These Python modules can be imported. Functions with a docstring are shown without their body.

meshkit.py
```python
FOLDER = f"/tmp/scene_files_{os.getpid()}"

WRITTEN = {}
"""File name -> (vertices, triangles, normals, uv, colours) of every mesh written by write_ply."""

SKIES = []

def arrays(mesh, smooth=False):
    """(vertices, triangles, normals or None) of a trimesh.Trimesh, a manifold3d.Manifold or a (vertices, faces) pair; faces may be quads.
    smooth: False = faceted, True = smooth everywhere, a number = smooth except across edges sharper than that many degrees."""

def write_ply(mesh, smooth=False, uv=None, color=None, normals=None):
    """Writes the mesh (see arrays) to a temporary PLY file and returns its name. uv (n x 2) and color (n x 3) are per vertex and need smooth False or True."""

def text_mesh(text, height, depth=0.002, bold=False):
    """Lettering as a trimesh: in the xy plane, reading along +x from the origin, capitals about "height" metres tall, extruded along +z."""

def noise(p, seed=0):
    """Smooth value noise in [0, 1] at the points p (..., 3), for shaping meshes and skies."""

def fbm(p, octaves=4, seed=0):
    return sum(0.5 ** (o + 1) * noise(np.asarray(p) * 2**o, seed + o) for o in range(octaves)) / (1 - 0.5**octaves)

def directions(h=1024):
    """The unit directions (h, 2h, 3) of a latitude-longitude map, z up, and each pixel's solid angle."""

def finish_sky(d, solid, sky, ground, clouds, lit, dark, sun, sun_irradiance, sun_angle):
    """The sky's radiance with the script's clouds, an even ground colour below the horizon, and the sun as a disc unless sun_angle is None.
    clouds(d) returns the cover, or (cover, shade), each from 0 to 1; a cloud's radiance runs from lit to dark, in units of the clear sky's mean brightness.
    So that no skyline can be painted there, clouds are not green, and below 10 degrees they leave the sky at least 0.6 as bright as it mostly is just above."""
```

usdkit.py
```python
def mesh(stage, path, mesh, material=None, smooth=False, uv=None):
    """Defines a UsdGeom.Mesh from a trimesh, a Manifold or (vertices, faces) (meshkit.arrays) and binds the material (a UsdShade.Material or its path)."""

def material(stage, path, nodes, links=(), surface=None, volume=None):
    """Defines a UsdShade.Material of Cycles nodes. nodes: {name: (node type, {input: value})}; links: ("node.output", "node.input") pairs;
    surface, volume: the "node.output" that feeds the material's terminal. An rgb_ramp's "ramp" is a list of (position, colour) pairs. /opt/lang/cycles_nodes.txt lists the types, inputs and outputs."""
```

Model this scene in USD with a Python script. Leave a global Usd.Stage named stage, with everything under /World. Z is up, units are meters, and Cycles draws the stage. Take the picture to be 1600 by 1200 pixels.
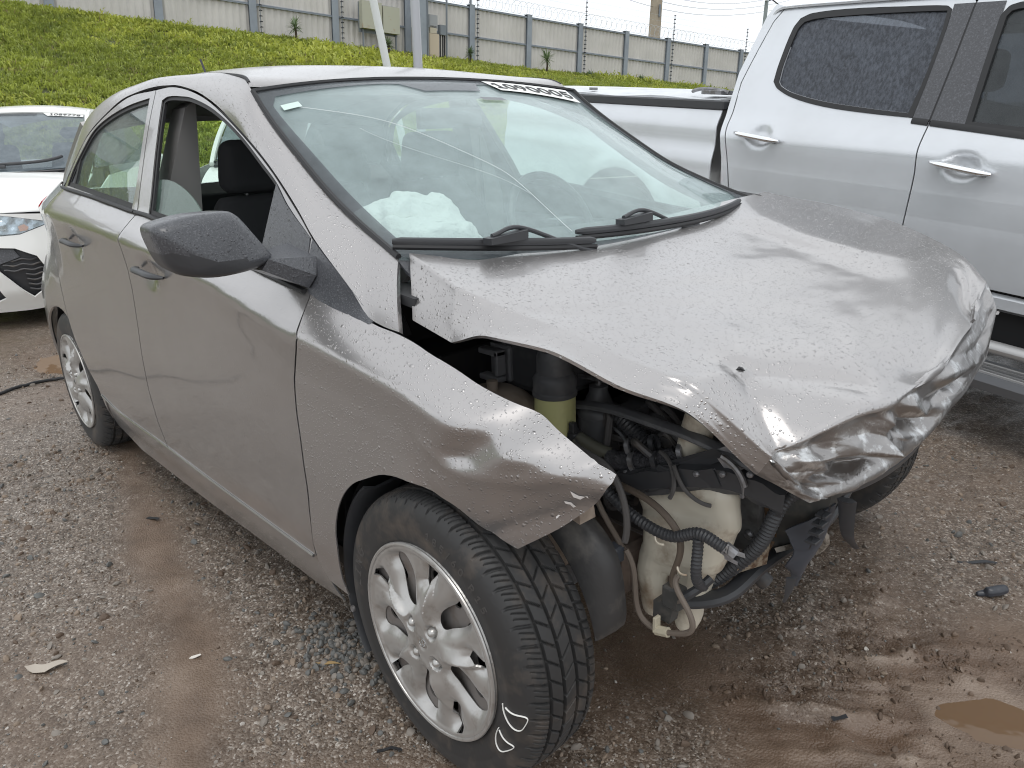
import math, random
import numpy as np, trimesh, shapely, usdkit, meshkit
from shapely.geometry import Polygon, LineString
from scipy.spatial import Delaunay
from scipy.interpolate import PchipInterpolator, CubicSpline
from pxr import Usd, UsdGeom, UsdLux, UsdShade, Sdf, Gf, Vt

random.seed(7); RNG = np.random.default_rng(7)
stage = Usd.Stage.CreateInMemory()
UsdGeom.SetStageUpAxis(stage, UsdGeom.Tokens.z); UsdGeom.SetStageMetersPerUnit(stage, 1.0)
UsdGeom.Xform.Define(stage, '/World'); UsdGeom.Scope.Define(stage, '/World/Looks')
stage.SetDefaultPrim(stage.GetPrimAtPath('/World'))

# ---------------------------------------------------------------- camera
CAM = np.array([1.08884568, -1.54330366, 1.25131223]); YAW, PITCH, ROLL = math.radians(138.27876), math.radians(18.44237), math.radians(-2.304)
FPX = 1211.115
fw = np.array([math.cos(PITCH) * math.cos(YAW), math.cos(PITCH) * math.sin(YAW), -math.sin(PITCH)])
rt = np.array([math.sin(YAW), -math.cos(YAW), 0.0]); up = np.cross(rt, fw)
cr, sr = math.cos(ROLL), math.sin(ROLL)
rt, up = cr * rt + sr * up, -sr * rt + cr * up
cam = UsdGeom.Camera.Define(stage, '/World/camera')
mm = Gf.Matrix4d(*rt, 0, *up, 0, *(-fw), 0, *CAM, 1)
cam.AddTransformOp().Set(mm)
cam.CreateHorizontalApertureAttr(36.0); cam.CreateVerticalApertureAttr(27.0)
cam.CreateFocalLengthAttr(36.0 * FPX / 1600); cam.CreateClippingRangeAttr(Gf.Vec2f(0.05, 2000))
cam.CreateExposureAttr(0.18)

# ---------------------------------------------------------------- overcast sky and the veiled sun
EL, AZ = math.radians(66), math.radians(-35)          # direction towards the sun
to_sun = np.array([math.cos(EL) * math.cos(AZ), math.cos(EL) * math.sin(AZ), math.sin(EL)])
usdkit.material(stage, '/World/Looks/sky', {
    'co': ('texture_coordinate', {}), 'sky': ('sky_texture', {'sky_type': 'single_scattering', 'sun_disc': False, 'sun_elevation': EL, 'sun_rotation': math.atan2(to_sun[0], to_sun[1])}),
    'n': ('noise_texture', {'scale': 2.2, 'detail': 5.0, 'roughness': .55}),
    'r': ('rgb_ramp', {'ramp': [(.3, (8.6, 9.0, 9.5)), (.7, (12.5, 12.9, 13.2))]}),
    'm': ('mix', {'fac': .93}), 'bg': ('background_shader', {'strength': .1})},
    [('co.generated', 'n.vector'), ('n.fac', 'r.fac'), ('sky.color', 'm.color1'), ('r.color', 'm.color2'), ('m.color', 'bg.color')], surface='bg.background')
dome = UsdLux.DomeLight.Define(stage, '/World/sky'); dome.GetPrim().SetCustomDataByKey('kind', 'structure')
UsdShade.MaterialBindingAPI.Apply(dome.GetPrim()).Bind(UsdShade.Material.Get(stage, '/World/Looks/sky'))
sun = UsdLux.DistantLight.Define(stage, '/World/sun')
sun.CreateIntensityAttr(.22); sun.CreateAngleAttr(25.0); sun.CreateColorAttr(Gf.Vec3f(1, .97, .93)); sun.CreateNormalizeAttr(True)
zz = to_sun; xx = np.cross([0, 0, 1.0], zz); xx /= np.linalg.norm(xx); yy = np.cross(zz, xx)
sun.AddTransformOp().Set(Gf.Matrix4d(*xx, 0, *yy, 0, *zz, 0, 0, 0, 30, 1))

# ---------------------------------------------------------------- materials
LK = '/World/Looks/'
def mat(name, col, rough=.5, metal=0.0, spec=.5, coat=0.0, coat_rough=.05, trans=0.0, noise=None, bump=None, drops=0.0, ior=1.5, sss=0.0):
    """A principled material. noise=(scale, second colour, low, high): blotches of a second colour. bump=(scale, strength, distance). drops: strength of rain beads."""
    n = {'p': ('principled_bsdf', dict(base_color=col, roughness=rough, metallic=metal, specular_ior_level=spec, coat_weight=coat, coat_roughness=coat_rough, transmission_weight=trans, ior=ior)), 'g': ('geometry', {})}
    L = []
    if noise:
        n['nz'] = ('noise_texture', {'scale': noise[0], 'detail': 5.0, 'roughness': .62}); n['nr'] = ('rgb_ramp', {'ramp': [(noise[2], col), (noise[3], noise[1])]})
        L += [('g.position', 'nz.vector'), ('nz.fac', 'nr.fac'), ('nr.color', 'p.base_color')]
    last = None
    if bump:
        n['bn'] = ('noise_texture', {'scale': bump[0], 'detail': 4.0, 'roughness': .6}); n['bb'] = ('bump', {'strength': bump[1], 'distance': bump[2]})
        L += [('g.position', 'bn.vector'), ('bn.fac', 'bb.height')]; last = 'bb.normal'
    if drops:
        L += rain(n, drops)
        if last: L += [(last, 'db2.normal')]
        last = 'db.normal'
    if last:
        L += [(last, 'p.normal')]
        if coat: L += [(last, 'p.coat_normal')]
    return usdkit.material(stage, LK + name, n, L, surface='p.BSDF')

def rain(n, s):
    """Beads of rain: two sizes of Voronoi domes as bump, thinner where the surface is steep."""
    L = []
    for k, (sc, lo, hi, dist) in enumerate(((70.0, -.50, .30, .004), (110.0, -.20, .36, .0032), (200.0, .04, .40, .0022))):
        v, sp, mr, sb, mx, sq = (f'{a}{k}' for a in ('dv', 'ds', 'dm', 'du', 'dx', 'dq'))
        n[v] = ('voronoi_texture', {'scale': sc, 'feature': 'f1', 'dimensions': '3D'}); n[sp] = ('separate_color', {})
        n[mr] = ('map_range', {'from_min': 0.0, 'from_max': 1.0, 'to_min': lo, 'to_max': hi})
        n[sb] = ('math', {'math_type': 'subtract'}); n[mx] = ('math', {'math_type': 'maximum', 'value2': 0.0}); n[sq] = ('math', {'math_type': 'power', 'value2': .6})
        b = ('db', 'db1', 'db2')[k]
        n[b] = ('bump', {'strength': s, 'distance': dist})
        L += [('g.position', v + '.vector'), (v + '.color', sp + '.color'), (sp + '.r', mr + '.value'), (mr + '.result', sb + '.value1'), (v + '.distance', sb + '.value2'), (sb + '.value', mx + '.value1'), (mx + '.value', sq + '.value1'), (sq + '.value', b + '.height')]
    return L + [('db2.normal', 'db1.normal'), ('db1.normal', 'db.normal')]

def glass(name, tint, haze=.06, drops=.5, rough=.0, haze_col=(.7, .76, .75), refl=1.0, streak=None, f0=.03, f1=.6):
    """A thin pane: see-through tint, sky reflections by fresnel, a film of rain and dust."""
    n = {'g': ('geometry', {}), 't': ('transparent_bsdf', {'color': tint}), 'gl': ('glossy_bsdf', {'color': (refl, refl, refl), 'roughness': rough}), 'lw': ('layer_weight', {'blend': .5}), 'pw': ('math', {'math_type': 'power', 'value2': 5.0}), 'f': ('math', {'math_type': 'multiply_add', 'value2': f1, 'value3': f0}),
         'm': ('mix_closure', {}), 'd': ('diffuse_bsdf', {'color': haze_col}), 'm2': ('mix_closure', {}), 'nz': ('noise_texture', {'scale': 9.0, 'detail': 6.0, 'roughness': .65}),
         'mr': ('map_range', {'from_min': .25, 'from_max': .75, 'to_min': haze * .55, 'to_max': haze * 1.45})}
    L = [('lw.facing', 'pw.value1'), ('pw.value', 'f.value1'), ('f.value', 'm.fac'), ('t.BSDF', 'm.closure1'), ('gl.BSDF', 'm.closure2'), ('g.position', 'nz.vector'), ('nz.fac', 'mr.value'), ('mr.result', 'm2.fac'), ('m.closure', 'm2.closure1'), ('d.BSDF', 'm2.closure2')]
    if streak:           # rain running down the pane
        n['mp'] = ('mapping', {'scale': streak}); n['nz'] = ('noise_texture', {'scale': 1.0, 'detail': 4.0, 'roughness': .7}); n['mr'] = ('map_range', {'from_min': .42, 'from_max': .68, 'to_min': haze * .5, 'to_max': haze * 2.2, 'clamp': True})
        L = [q for q in L if q != ('g.position', 'nz.vector')] + [('g.position', 'mp.vector'), ('mp.vector', 'nz.vector')]
    if drops:
        L += rain(n, drops) + [('db.normal', 'gl.normal')]
    return usdkit.material(stage, LK + name, n, L, surface='m2.closure')

PAINT = mat('silver_beige_paint', (.385, .369, .362), rough=.30, metal=.9, coat=.55, coat_rough=.10, drops=.8)
PAINT_SIDE = mat('silver_beige_paint_side', (.365, .352, .346), rough=.26, metal=.9, coat=.7, coat_rough=.04, drops=.16, noise=(3.0, (.335, .325, .32), .45, .75))
SCRAPED = mat('scraped_silver_paint', (.27, .258, .25), rough=.28, metal=.9, coat=.5, coat_rough=.1, drops=.3, noise=(24.0, (.62, .63, .63), .53, .66), bump=(60.0, .2, .004))
BLACKP = mat('black_plastic', (.034, .035, .038), rough=.42, bump=(220.0, .15, .002))
BLACKW = mat('wet_black_plastic', (.045, .047, .053), rough=.40, coat=.35, coat_rough=.2, drops=.9, noise=(260.0, (.12, .123, .133), .50, .75))
RUBBER = mat('rubber_seal', (.012, .012, .013), rough=.55)
TYRE = mat('worn_tyre_rubber', (.025, .0245, .0245), rough=.58, noise=(14.0, (.080, .066, .055), .50, .74), bump=(120.0, .25, .002))
HUBCAP = mat('silver_hubcap_plastic', (.43, .42, .405), rough=.32, metal=.7, noise=(26.0, (.25, .23, .205), .52, .8), bump=(90.0, .12, .002))
STEEL = mat('dull_wheel_steel', (.20, .185, .175), rough=.5, metal=.3, noise=(20.0, (.13, .10, .08), .5, .75))
CHROME = mat('chrome', (.86, .87, .88), rough=.07, metal=1.0)
ALU = mat('grey_metal', (.25, .25, .26), rough=.42, metal=.7, noise=(25.0, (.13, .12, .11), .5, .7))
DARKM = mat('dark_engine_metal', (.065, .064, .066), rough=.5, metal=.3, noise=(18.0, (.13, .11, .09), .5, .75), bump=(60.0, .3, .004))
RUST = mat('muddy_frame_steel', (.17, .13, .105), rough=.6, noise=(18.0, (.085, .068, .058), .45, .7), bump=(50.0, .2, .004))
TANKW = mat('aged_white_plastic', (.56, .52, .43), rough=.42, noise=(15.0, (.25, .18, .12), .50, .72), bump=(30.0, .15, .006), coat=.15)
BAYP = mat('brightened_bay_plastic', (.085, .087, .092), rough=.5, noise=(20.0, (.15, .15, .15), .5, .8))  # plastic coloured paler to stand in for light missing inside the bay
BAYM = mat('brightened_bay_steel', (.33, .275, .225), rough=.6, noise=(14.0, (.17, .135, .11), .45, .72))  # steel coloured paler too, light painted into the dark bay
FLUID = mat('greenish_reservoir_plastic', (.60, .60, .29), rough=.35, noise=(16.0, (.48, .47, .22), .45, .75), coat=.2)
CLOTH = mat('charcoal_seat_cloth', (.016, .016, .018), rough=.9, bump=(300.0, .3, .003))
TRIM = mat('grey_interior_trim', (.17, .165, .16), rough=.8)
DASH = mat('dark_dashboard', (.03, .03, .032), rough=.65, bump=(250.0, .2, .002))
HEADLN = mat('headliner', (.30, .29, .27), rough=.95)
BAG = mat('white_airbag_cloth', (.80, .80, .76), rough=.8, bump=(17.0, .7, .03))
PAPER = mat('white_paper', (.80, .80, .78), rough=.6)
INK = mat('black_ink', (.03, .03, .032), rough=.6)
CHALK = mat('white_paint_pen', (.72, .71, .68), rough=.7)
PRIMER = mat('bare_primer', (.72, .70, .68), rough=.5)
REDL = mat('red_lens', (.42, .012, .02), rough=.12, coat=.6)
CLEARL = mat('clear_lens', (.62, .66, .68), rough=.08, coat=.8, metal=.45)
ORANGE = mat('amber_lens', (.75, .28, .12), rough=.15, coat=.5)
WHITE = mat('white_car_paint', (.78, .78, .75), rough=.35, coat=.8, coat_rough=.04, drops=.12)
TRUCKP = mat('pearl_white_truck_paint', (.64, .66, .685), rough=.33, metal=.5, coat=.85, coat_rough=.03, drops=.12, noise=(2.2, (.57, .585, .60), .42, .78))
GLOSSB = mat('gloss_black_pillar', (.05, .051, .057), rough=.42, coat=.3, coat_rough=.25, drops=.7, noise=(130.0, (.10, .103, .115), .5, .7))
GREYST = mat('brushed_grey_step', (.15, .155, .165), rough=.45, metal=.3)
SATIN = mat('satin_silver_sill', (.42, .415, .41), rough=.4, metal=.6)
COVER = mat('vinyl_bed_cover', (.62, .64, .66), rough=.5, noise=(6.0, (.48, .5, .52), .45, .7))
GLASSW = glass('windshield_glass', (.87, .92, .91), haze=.125, drops=.25, haze_col=(.48, .57, .57), f0=.035, f1=.55)
GLASSS = glass('side_glass', (.86, .94, .90), haze=.02, drops=.12)
GLASST = glass('tinted_truck_glass', (.30, .315, .335), haze=.085, drops=.3, haze_col=(.30, .325, .38), streak=(85.0, 85.0, 34.0))
GLASSO = glass('clear_broken_glass', (.84, .92, .88), haze=.03, drops=.1, haze_col=(.3, .45, .38))
FRIT = glass('ceramic_band', (.30, .31, .32), haze=.18, drops=.5, haze_col=(.22, .235, .25))
CRACK = mat('glass_crack', (.55, .60, .60), rough=.3)

# ---------------------------------------------------------------- things and parts
used = {}
def path_for(parent, name):
    p = parent if isinstance(parent, str) else str(parent.GetPath())
    k = used.get((p, name), 0); used[(p, name)] = k + 1
    return f'{p}/{name}' if k == 0 else f'{p}/{name}_{k:03d}'
def tag(prim, label=None, cat=None, group=None, kind=None):
    for k, v in (('label', label), ('category', cat), ('group', group), ('kind', kind)):
        if v: prim.SetCustomDataByKey(k, v)
    return prim
INV = {}
def thing(name, label, cat, matrix=None, loc=None, group=None, parent='/World'):
    x = UsdGeom.Xform.Define(stage, path_for(parent, name)); pr = x.GetPrim()
    Mx = np.eye(4)
    if matrix is not None: Mx = np.asarray(matrix, float)
    elif loc is not None: Mx[:3, 3] = loc
    if matrix is not None or loc is not None: x.AddTransformOp().Set(Gf.Matrix4d(*Mx.T.ravel()))
    INV[str(pr.GetPath())] = np.linalg.inv(Mx) if matrix is None else np.eye(4)
    return tag(pr, label, cat, group)
def root_inv(path):
    q = str(path)
    while q and q != '/World':
        if q in INV: return INV[q]
        q = q.rsplit('/', 1)[0]
    return np.eye(4)
def part(name, mesh, m, parent='/World', smooth=35, label=None, cat=None, group=None, kind=None):
    """ONE mesh prim. Vertices are given in world metres (in the thing's own frame for things with a matrix)."""
    if isinstance(mesh, list): mesh = trimesh.util.concatenate([tm(q) for q in mesh])
    v, f, n = meshkit.arrays(mesh, smooth)
    pp = parent if isinstance(parent, str) else str(parent.GetPath())
    Mi = root_inv(pp); v2 = v @ Mi[:3, :3].T + Mi[:3, 3]
    pm = UsdGeom.Mesh.Define(stage, path_for(parent, name))
    pm.CreatePointsAttr(Vt.Vec3fArray.FromNumpy(v2.astype(np.float32)))
    pm.CreateFaceVertexCountsAttr(Vt.IntArray.FromNumpy(np.full(len(f), 3, np.int32)))
    pm.CreateFaceVertexIndicesAttr(Vt.IntArray.FromNumpy(f.astype(np.int32).ravel()))
    pm.CreateSubdivisionSchemeAttr('none')
    if n is not None:
        pm.CreateNormalsAttr(Vt.Vec3fArray.FromNumpy(n.astype(np.float32))); pm.SetNormalsInterpolation('vertex')
    UsdShade.MaterialBindingAPI.Apply(pm.GetPrim()).Bind(m)
    return tag(pm.GetPrim(), label, cat, group, kind)
def group_part(name, parent, label=None):
    x = UsdGeom.Xform.Define(stage, path_for(parent, name)); return tag(x.GetPrim(), label)

# ---------------------------------------------------------------- mesh helpers
def tm(m):
    if isinstance(m, trimesh.Trimesh): return m
    v, f, _ = meshkit.arrays(m, False); return trimesh.Trimesh(v, f, process=False)
def box(x0, x1, y0, y1, z0, z1, r=.004):
    """A box with chamfered edges."""
    c = np.array([[x, y, z] for x in (x0, x1) for y in (y0, y1) for z in (z0, z1)]); mid = c.mean(0); h = np.abs(c[0] - mid); r = min(r, .3 * h.min())
    pts = []
    for s in np.ndindex(2, 2, 2):
        s = np.array(s) * 2 - 1
        for k in range(3):
            e = h.copy() - r; e[k] += r; pts.append(mid + s * e)
    return trimesh.convex.convex_hull(np.array(pts))
def hull(p): return trimesh.convex.convex_hull(np.asarray(p, float))
def frames(p):
    t = np.gradient(p, axis=0); t /= np.linalg.norm(t, axis=1, keepdims=True) + 1e-12
    a = np.cross(t[0], [0, 0, 1.0]); a = a if np.linalg.norm(a) > .1 else np.cross(t[0], [1.0, 0, 0]); A = []
    for k in range(len(p)):
        a = a - t[k] * (a @ t[k]); a /= np.linalg.norm(a); A.append(a)
    A = np.array(A); return t, A, np.cross(t, A)
def spline(pts, n=24):
    pts = np.asarray(pts, float); d = np.r_[0, np.cumsum(np.linalg.norm(np.diff(pts, axis=0), axis=1) ** .5)]
    return (CubicSpline(d, pts)(np.linspace(0, d[-1], n)) if len(pts) > 2 else np.linspace(pts[0], pts[-1], n))
def tube(pts, r, sides=8, n=None, rib=0.0, flat=1.0, cap=True):
    """A bent tube through pts; rib: corrugated hose; flat < 1 squeezes it."""
    p = spline(pts, n) if n else np.asarray(pts, float)
    t, A, B = frames(p); ang = np.arange(sides) * 2 * np.pi / sides
    rr = np.broadcast_to(np.asarray(r, float), (len(p),)).copy()
    if rib: rr *= 1 + rib * ((np.arange(len(p)) % 2) * 2 - 1)
    v = (p[:, None] + rr[:, None, None] * (np.cos(ang)[None, :, None] * A[:, None] + flat * np.sin(ang)[None, :, None] * B[:, None])).reshape(-1, 3)
    i, j = np.meshgrid(np.arange(len(p) - 1), np.arange(sides), indexing='ij')
    q = np.stack([i * sides + j, i * sides + (j + 1) % sides, (i + 1) * sides + (j + 1) % sides, (i + 1) * sides + j], -1).reshape(-1, 4)
    f = np.vstack([q[:, [0, 1, 2]], q[:, [0, 2, 3]]])
    if cap:
        v = np.vstack([v, p[0], p[-1]]); a, b = len(v) - 2, len(v) - 1; k = np.arange(sides); o = (len(p) - 1) * sides
        f = np.vstack([f, np.stack([np.full(sides, a), (k + 1) % sides, k], 1), np.stack([np.full(sides, b), o + k, o + (k + 1) % sides], 1)])
    return trimesh.Trimesh(v, f, process=False)
def lathe(prof, base, axis=(0, 0, 1), sides=28, k=1.0):
    """profile (r, h) turned about an axis through base."""
    axis = np.asarray(axis, float); axis = axis / np.linalg.norm(axis); a = np.cross(axis, [0.31, .9, .2]); a /= np.linalg.norm(a); b = np.cross(axis, a)
    prof = np.asarray(prof, float) * [k, 1]; ang = np.arange(sides) * 2 * np.pi / sides
    v = (np.asarray(base, float) + prof[:, 1][:, None, None] * axis + prof[:, 0][:, None, None] * (np.cos(ang)[None, :, None] * a + np.sin(ang)[None, :, None] * b)).reshape(-1, 3)
    i, j = np.meshgrid(np.arange(len(prof) - 1), np.arange(sides), indexing='ij')
    q = np.stack([i * sides + j, i * sides + (j + 1) % sides, (i + 1) * sides + (j + 1) % sides, (i + 1) * sides + j], -1).reshape(-1, 4)
    return trimesh.Trimesh(v, np.vstack([q[:, [0, 1, 2]], q[:, [0, 2, 3]]]), process=False)
def grid_faces(nv, nu, closed_u=False):
    i, j = np.meshgrid(np.arange(nv - 1), np.arange(nu if closed_u else nu - 1), indexing='ij'); k = (j + 1) % nu
    q = np.stack([i * nu + j, i * nu + k, (i + 1) * nu + k, (i + 1) * nu + j], -1).reshape(-1, 4)
    return np.vstack([q[:, [0, 1, 2]], q[:, [0, 2, 3]]])
def vnormals(v, f):
    n = np.zeros_like(v); c = np.cross(v[f[:, 1]] - v[f[:, 0]], v[f[:, 2]] - v[f[:, 0]])
    for k in range(3): np.add.at(n, f[:, k], c)
    return n / (np.linalg.norm(n, axis=1, keepdims=True) + 1e-15)
def shell(v, f, thick, out=None, lip=.0015):
    """Gives an open sheet thickness, with a slightly rolled edge. out: a direction the outer side faces."""
    n = vnormals(v, f)
    if out is not None and (n @ np.asarray(out, float)).mean() < 0: f = f[:, ::-1]; n = -n
    e = np.sort(np.vstack([f[:, [0, 1]], f[:, [1, 2]], f[:, [2, 0]]]), axis=1)
    u, inv, cnt = np.unique(e, axis=0, return_inverse=True, return_counts=True)
    d = np.vstack([f[:, [0, 1]], f[:, [1, 2]], f[:, [2, 0]]])[cnt[inv.ravel()] == 1]
    N = len(v); V = np.vstack([v, v - n * thick]); F = [f, f[:, ::-1] + N]
    F += [np.stack([d[:, 1], d[:, 0], d[:, 0] + N], 1), np.stack([d[:, 1], d[:, 0] + N, d[:, 1] + N], 1)]
    return trimesh.Trimesh(V, np.vstack(F), process=False)
def densify(c, res):
    c = np.asarray(c, float); out = []
    for a, b in zip(c[:-1], c[1:]):
        k = max(1, int(np.ceil(np.linalg.norm(b - a) / res))); out.append(a + (b - a) * np.linspace(0, 1, k, endpoint=False)[:, None])
    return np.vstack(out)
def smooth_ring(pts, n=6, corner=35):
    """A closed outline: round where it bends gently, sharp at real corners."""
    p = np.asarray(pts, float); m = len(p); out = []
    d1 = p - np.roll(p, 1, 0); d2 = np.roll(p, -1, 0) - p
    ang = np.degrees(np.abs(np.arctan2(d1[:, 0] * d2[:, 1] - d1[:, 1] * d2[:, 0], (d1 * d2).sum(1))))
    T = (np.roll(p, -1, 0) - np.roll(p, 1, 0)) / 2
    for i in range(m):
        j = (i + 1) % m; L = np.linalg.norm(p[j] - p[i])
        def tan(k, towards):
            t = T[k] if ang[k] < corner else towards
            return t / (np.linalg.norm(t) + 1e-12) * L
        t0, t1 = tan(i, p[j] - p[i]), tan(j, p[j] - p[i])
        s = np.linspace(0, 1, n, endpoint=False)[:, None]
        out.append((2 * s**3 - 3 * s**2 + 1) * p[i] + (s**3 - 2 * s**2 + s) * t0 + (-2 * s**3 + 3 * s**2) * p[j] + (s**3 - s**2) * t1)
    return np.vstack(out)
def sheet(poly, lift, res=.03, thick=.004, out=None, bres=None):
    """A flat outline (shapely polygon, holes kept) meshed and lifted onto a curved surface, with thickness."""
    bres = bres or res; P = []
    polys = list(getattr(poly, 'geoms', [poly])); rings = [r for g in polys for r in [g.exterior, *g.interiors]]
    for r in rings: P.append(densify(np.array(r.coords), bres))
    B = np.vstack(P); x0, y0, x1, y1 = poly.bounds
    gx, gy = np.meshgrid(np.arange(x0 + res / 2, x1, res), np.arange(y0 + res / 2, y1, res * .9)); gx[1::2] += res / 2
    G = np.stack([gx.ravel(), gy.ravel()], 1); inner = poly.buffer(-.45 * min(res, bres))
    if not inner.is_empty: G = G[shapely.contains_xy(inner, G[:, 0], G[:, 1])]; B = np.vstack([B, G])
    T = Delaunay(B).simplices; c = B[T].mean(1); T = T[shapely.contains_xy(poly, c[:, 0], c[:, 1])]
    a = B[T]; ar = np.abs(np.cross(a[:, 1] - a[:, 0], a[:, 2] - a[:, 0])); T = T[ar > 1e-9]
    use = np.unique(T); m = np.full(len(B), -1); m[use] = np.arange(len(use))
    v = lift(B[use][:, 0], B[use][:, 1]); T = m[T]
    return shell(v, T, thick, out) if thick else trimesh.Trimesh(v, T if out is None or (vnormals(v, T) @ np.asarray(out, float)).mean() > 0 else T[:, ::-1], process=False)
def upsample(P, nv, nu, kind=PchipInterpolator):
    P = np.asarray(P, float); a, b = P.shape[:2]
    Q = kind(np.arange(a), P, axis=0)(np.linspace(0, a - 1, nv))
    return kind(np.arange(b), Q, axis=1)(np.linspace(0, b - 1, nu))
def rot(axis, a):
    return trimesh.transformations.rotation_matrix(a, axis)
def ss(x, a, b): t = np.clip((np.asarray(x, float) - a) / (b - a), 0, 1); return t * t * (3 - 2 * t)
def blob(pts, seed, amp, fine=.012):
    """Soft body: the union of hulls of balls (x, y, z, r), smoothed and slightly uneven."""
    import manifold3d as m3
    M = None
    for seg in pts:
        q = trimesh.convex.convex_hull(np.vstack([np.array(p) + r * trimesh.creation.icosphere(2).vertices for *p, r in seg])); k = m3.Manifold(m3.Mesh(np.asarray(q.vertices, np.float32), np.asarray(q.faces, np.uint32))); M = k if M is None else M + k
    t = tm(M.refine_to_length(fine)); t.merge_vertices(); trimesh.smoothing.filter_taubin(t, iterations=14)
    v = np.array(t.vertices); v += np.array(t.vertex_normals) * (amp * (meshkit.fbm(v * 14, 4, seed) - .5))[:, None]
    return trimesh.Trimesh(v, t.faces, process=False)
P2 = lambda a: Polygon(smooth_ring(a, 5))
# ================================================================ ground and embankment
FENCE = np.array([(-25.86 + .18 * k - .0 * k, 8.32 + 2.992 * k, 4.60 - .253 * k + .0036 * k * k) for k in range(-5, 17)])
def fence_z(y): return np.interp(y, FENCE[:, 1], FENCE[:, 2])
def fence_x(y): return -25.86 + .06 * (y - 8.32)
TRK = np.array([-1.9132, 3.055, .1259, -.1774, .076, -.0287])
def bank(x, y):
    """0 in the yard, 1 on the plateau where the fence stands."""
    return np.clip((fence_x(y) + 13.0 - x) / 12.6, 0, 1)
def lump(x, y, cx, cy, rx, ry, a, ang=0.0):
    c, s = math.cos(ang), math.sin(ang); u, v = x - cx, y - cy
    return a * np.exp(-((c * u + s * v) / rx) ** 2 - ((c * v - s * u) / ry) ** 2)
def line_d(x, y, pts):
    d = np.full(np.shape(x), 9.0)
    for (ax, ay), (bx, by) in zip(pts[:-1], pts[1:]):
        t = np.clip(((x - ax) * (bx - ax) + (y - ay) * (by - ay)) / ((bx - ax) ** 2 + (by - ay) ** 2), 0, 1); d = np.minimum(d, np.hypot(x - ax - t * (bx - ax), y - ay - t * (by - ay)))
    return d
MUDLINE = [(-3.2, -.60), (-2.7, -.56), (-2.0, -.80), (-1.3, -.95), (-.75, -1.02), (-.35, -1.22), (-.1, -1.35)]
def mud_mask(x, y):
    """1 smooth wet mud, 0 gravel."""
    n = 1.2 * (meshkit.fbm(np.stack([x * 1.3, y * 1.3, 0 * x], -1), 3, 2) - .43) + .6 * (meshkit.fbm(np.stack([x * 4.2, y * 4.2, 0 * x], -1), 3, 12) - .5)
    m = np.exp(-(line_d(x, y, MUDLINE) / .10) ** 2)
    m = np.maximum(m, ss(x - .55 * (y + .75), -.16, .12) * ss(1.0 - y, 0, .5))
    m = np.maximum(m, lump(x, y, .05, -.35, .6, .5, 1.0)); m = np.maximum(m, lump(x, y, -4.1, -.2, .8, .5, .8))
    m = m - lump(x, y, -.44, -.76, .16, .09, 1.2) - lump(x, y, .34, -.42, .12, .12, .9) - lump(x, y, .44, -.12, .10, .16, .7) - lump(x, y, .18, .22, .12, .22, .8) - lump(x, y, .20, -.60, .10, .07, .6)
    return np.clip(m + n * 1.25, 0, 1)
PUD = [(.760, .118, .135, .085, .55), (.86, -.10, .09, .035, .6), (-4.05, -.55, .35, .16, .2)]
def rut_zone(x, y): return ss(x, .20, .42) * ss(.50 - y, 0, .3) * ss(y, -.40, -.12) * (1 - .96 * np.clip(sum(lump(x, y, cx, cy, rx * 1.75, ry * 1.75, 1.25, a) for cx, cy, rx, ry, a in PUD), 0, 1))
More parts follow.
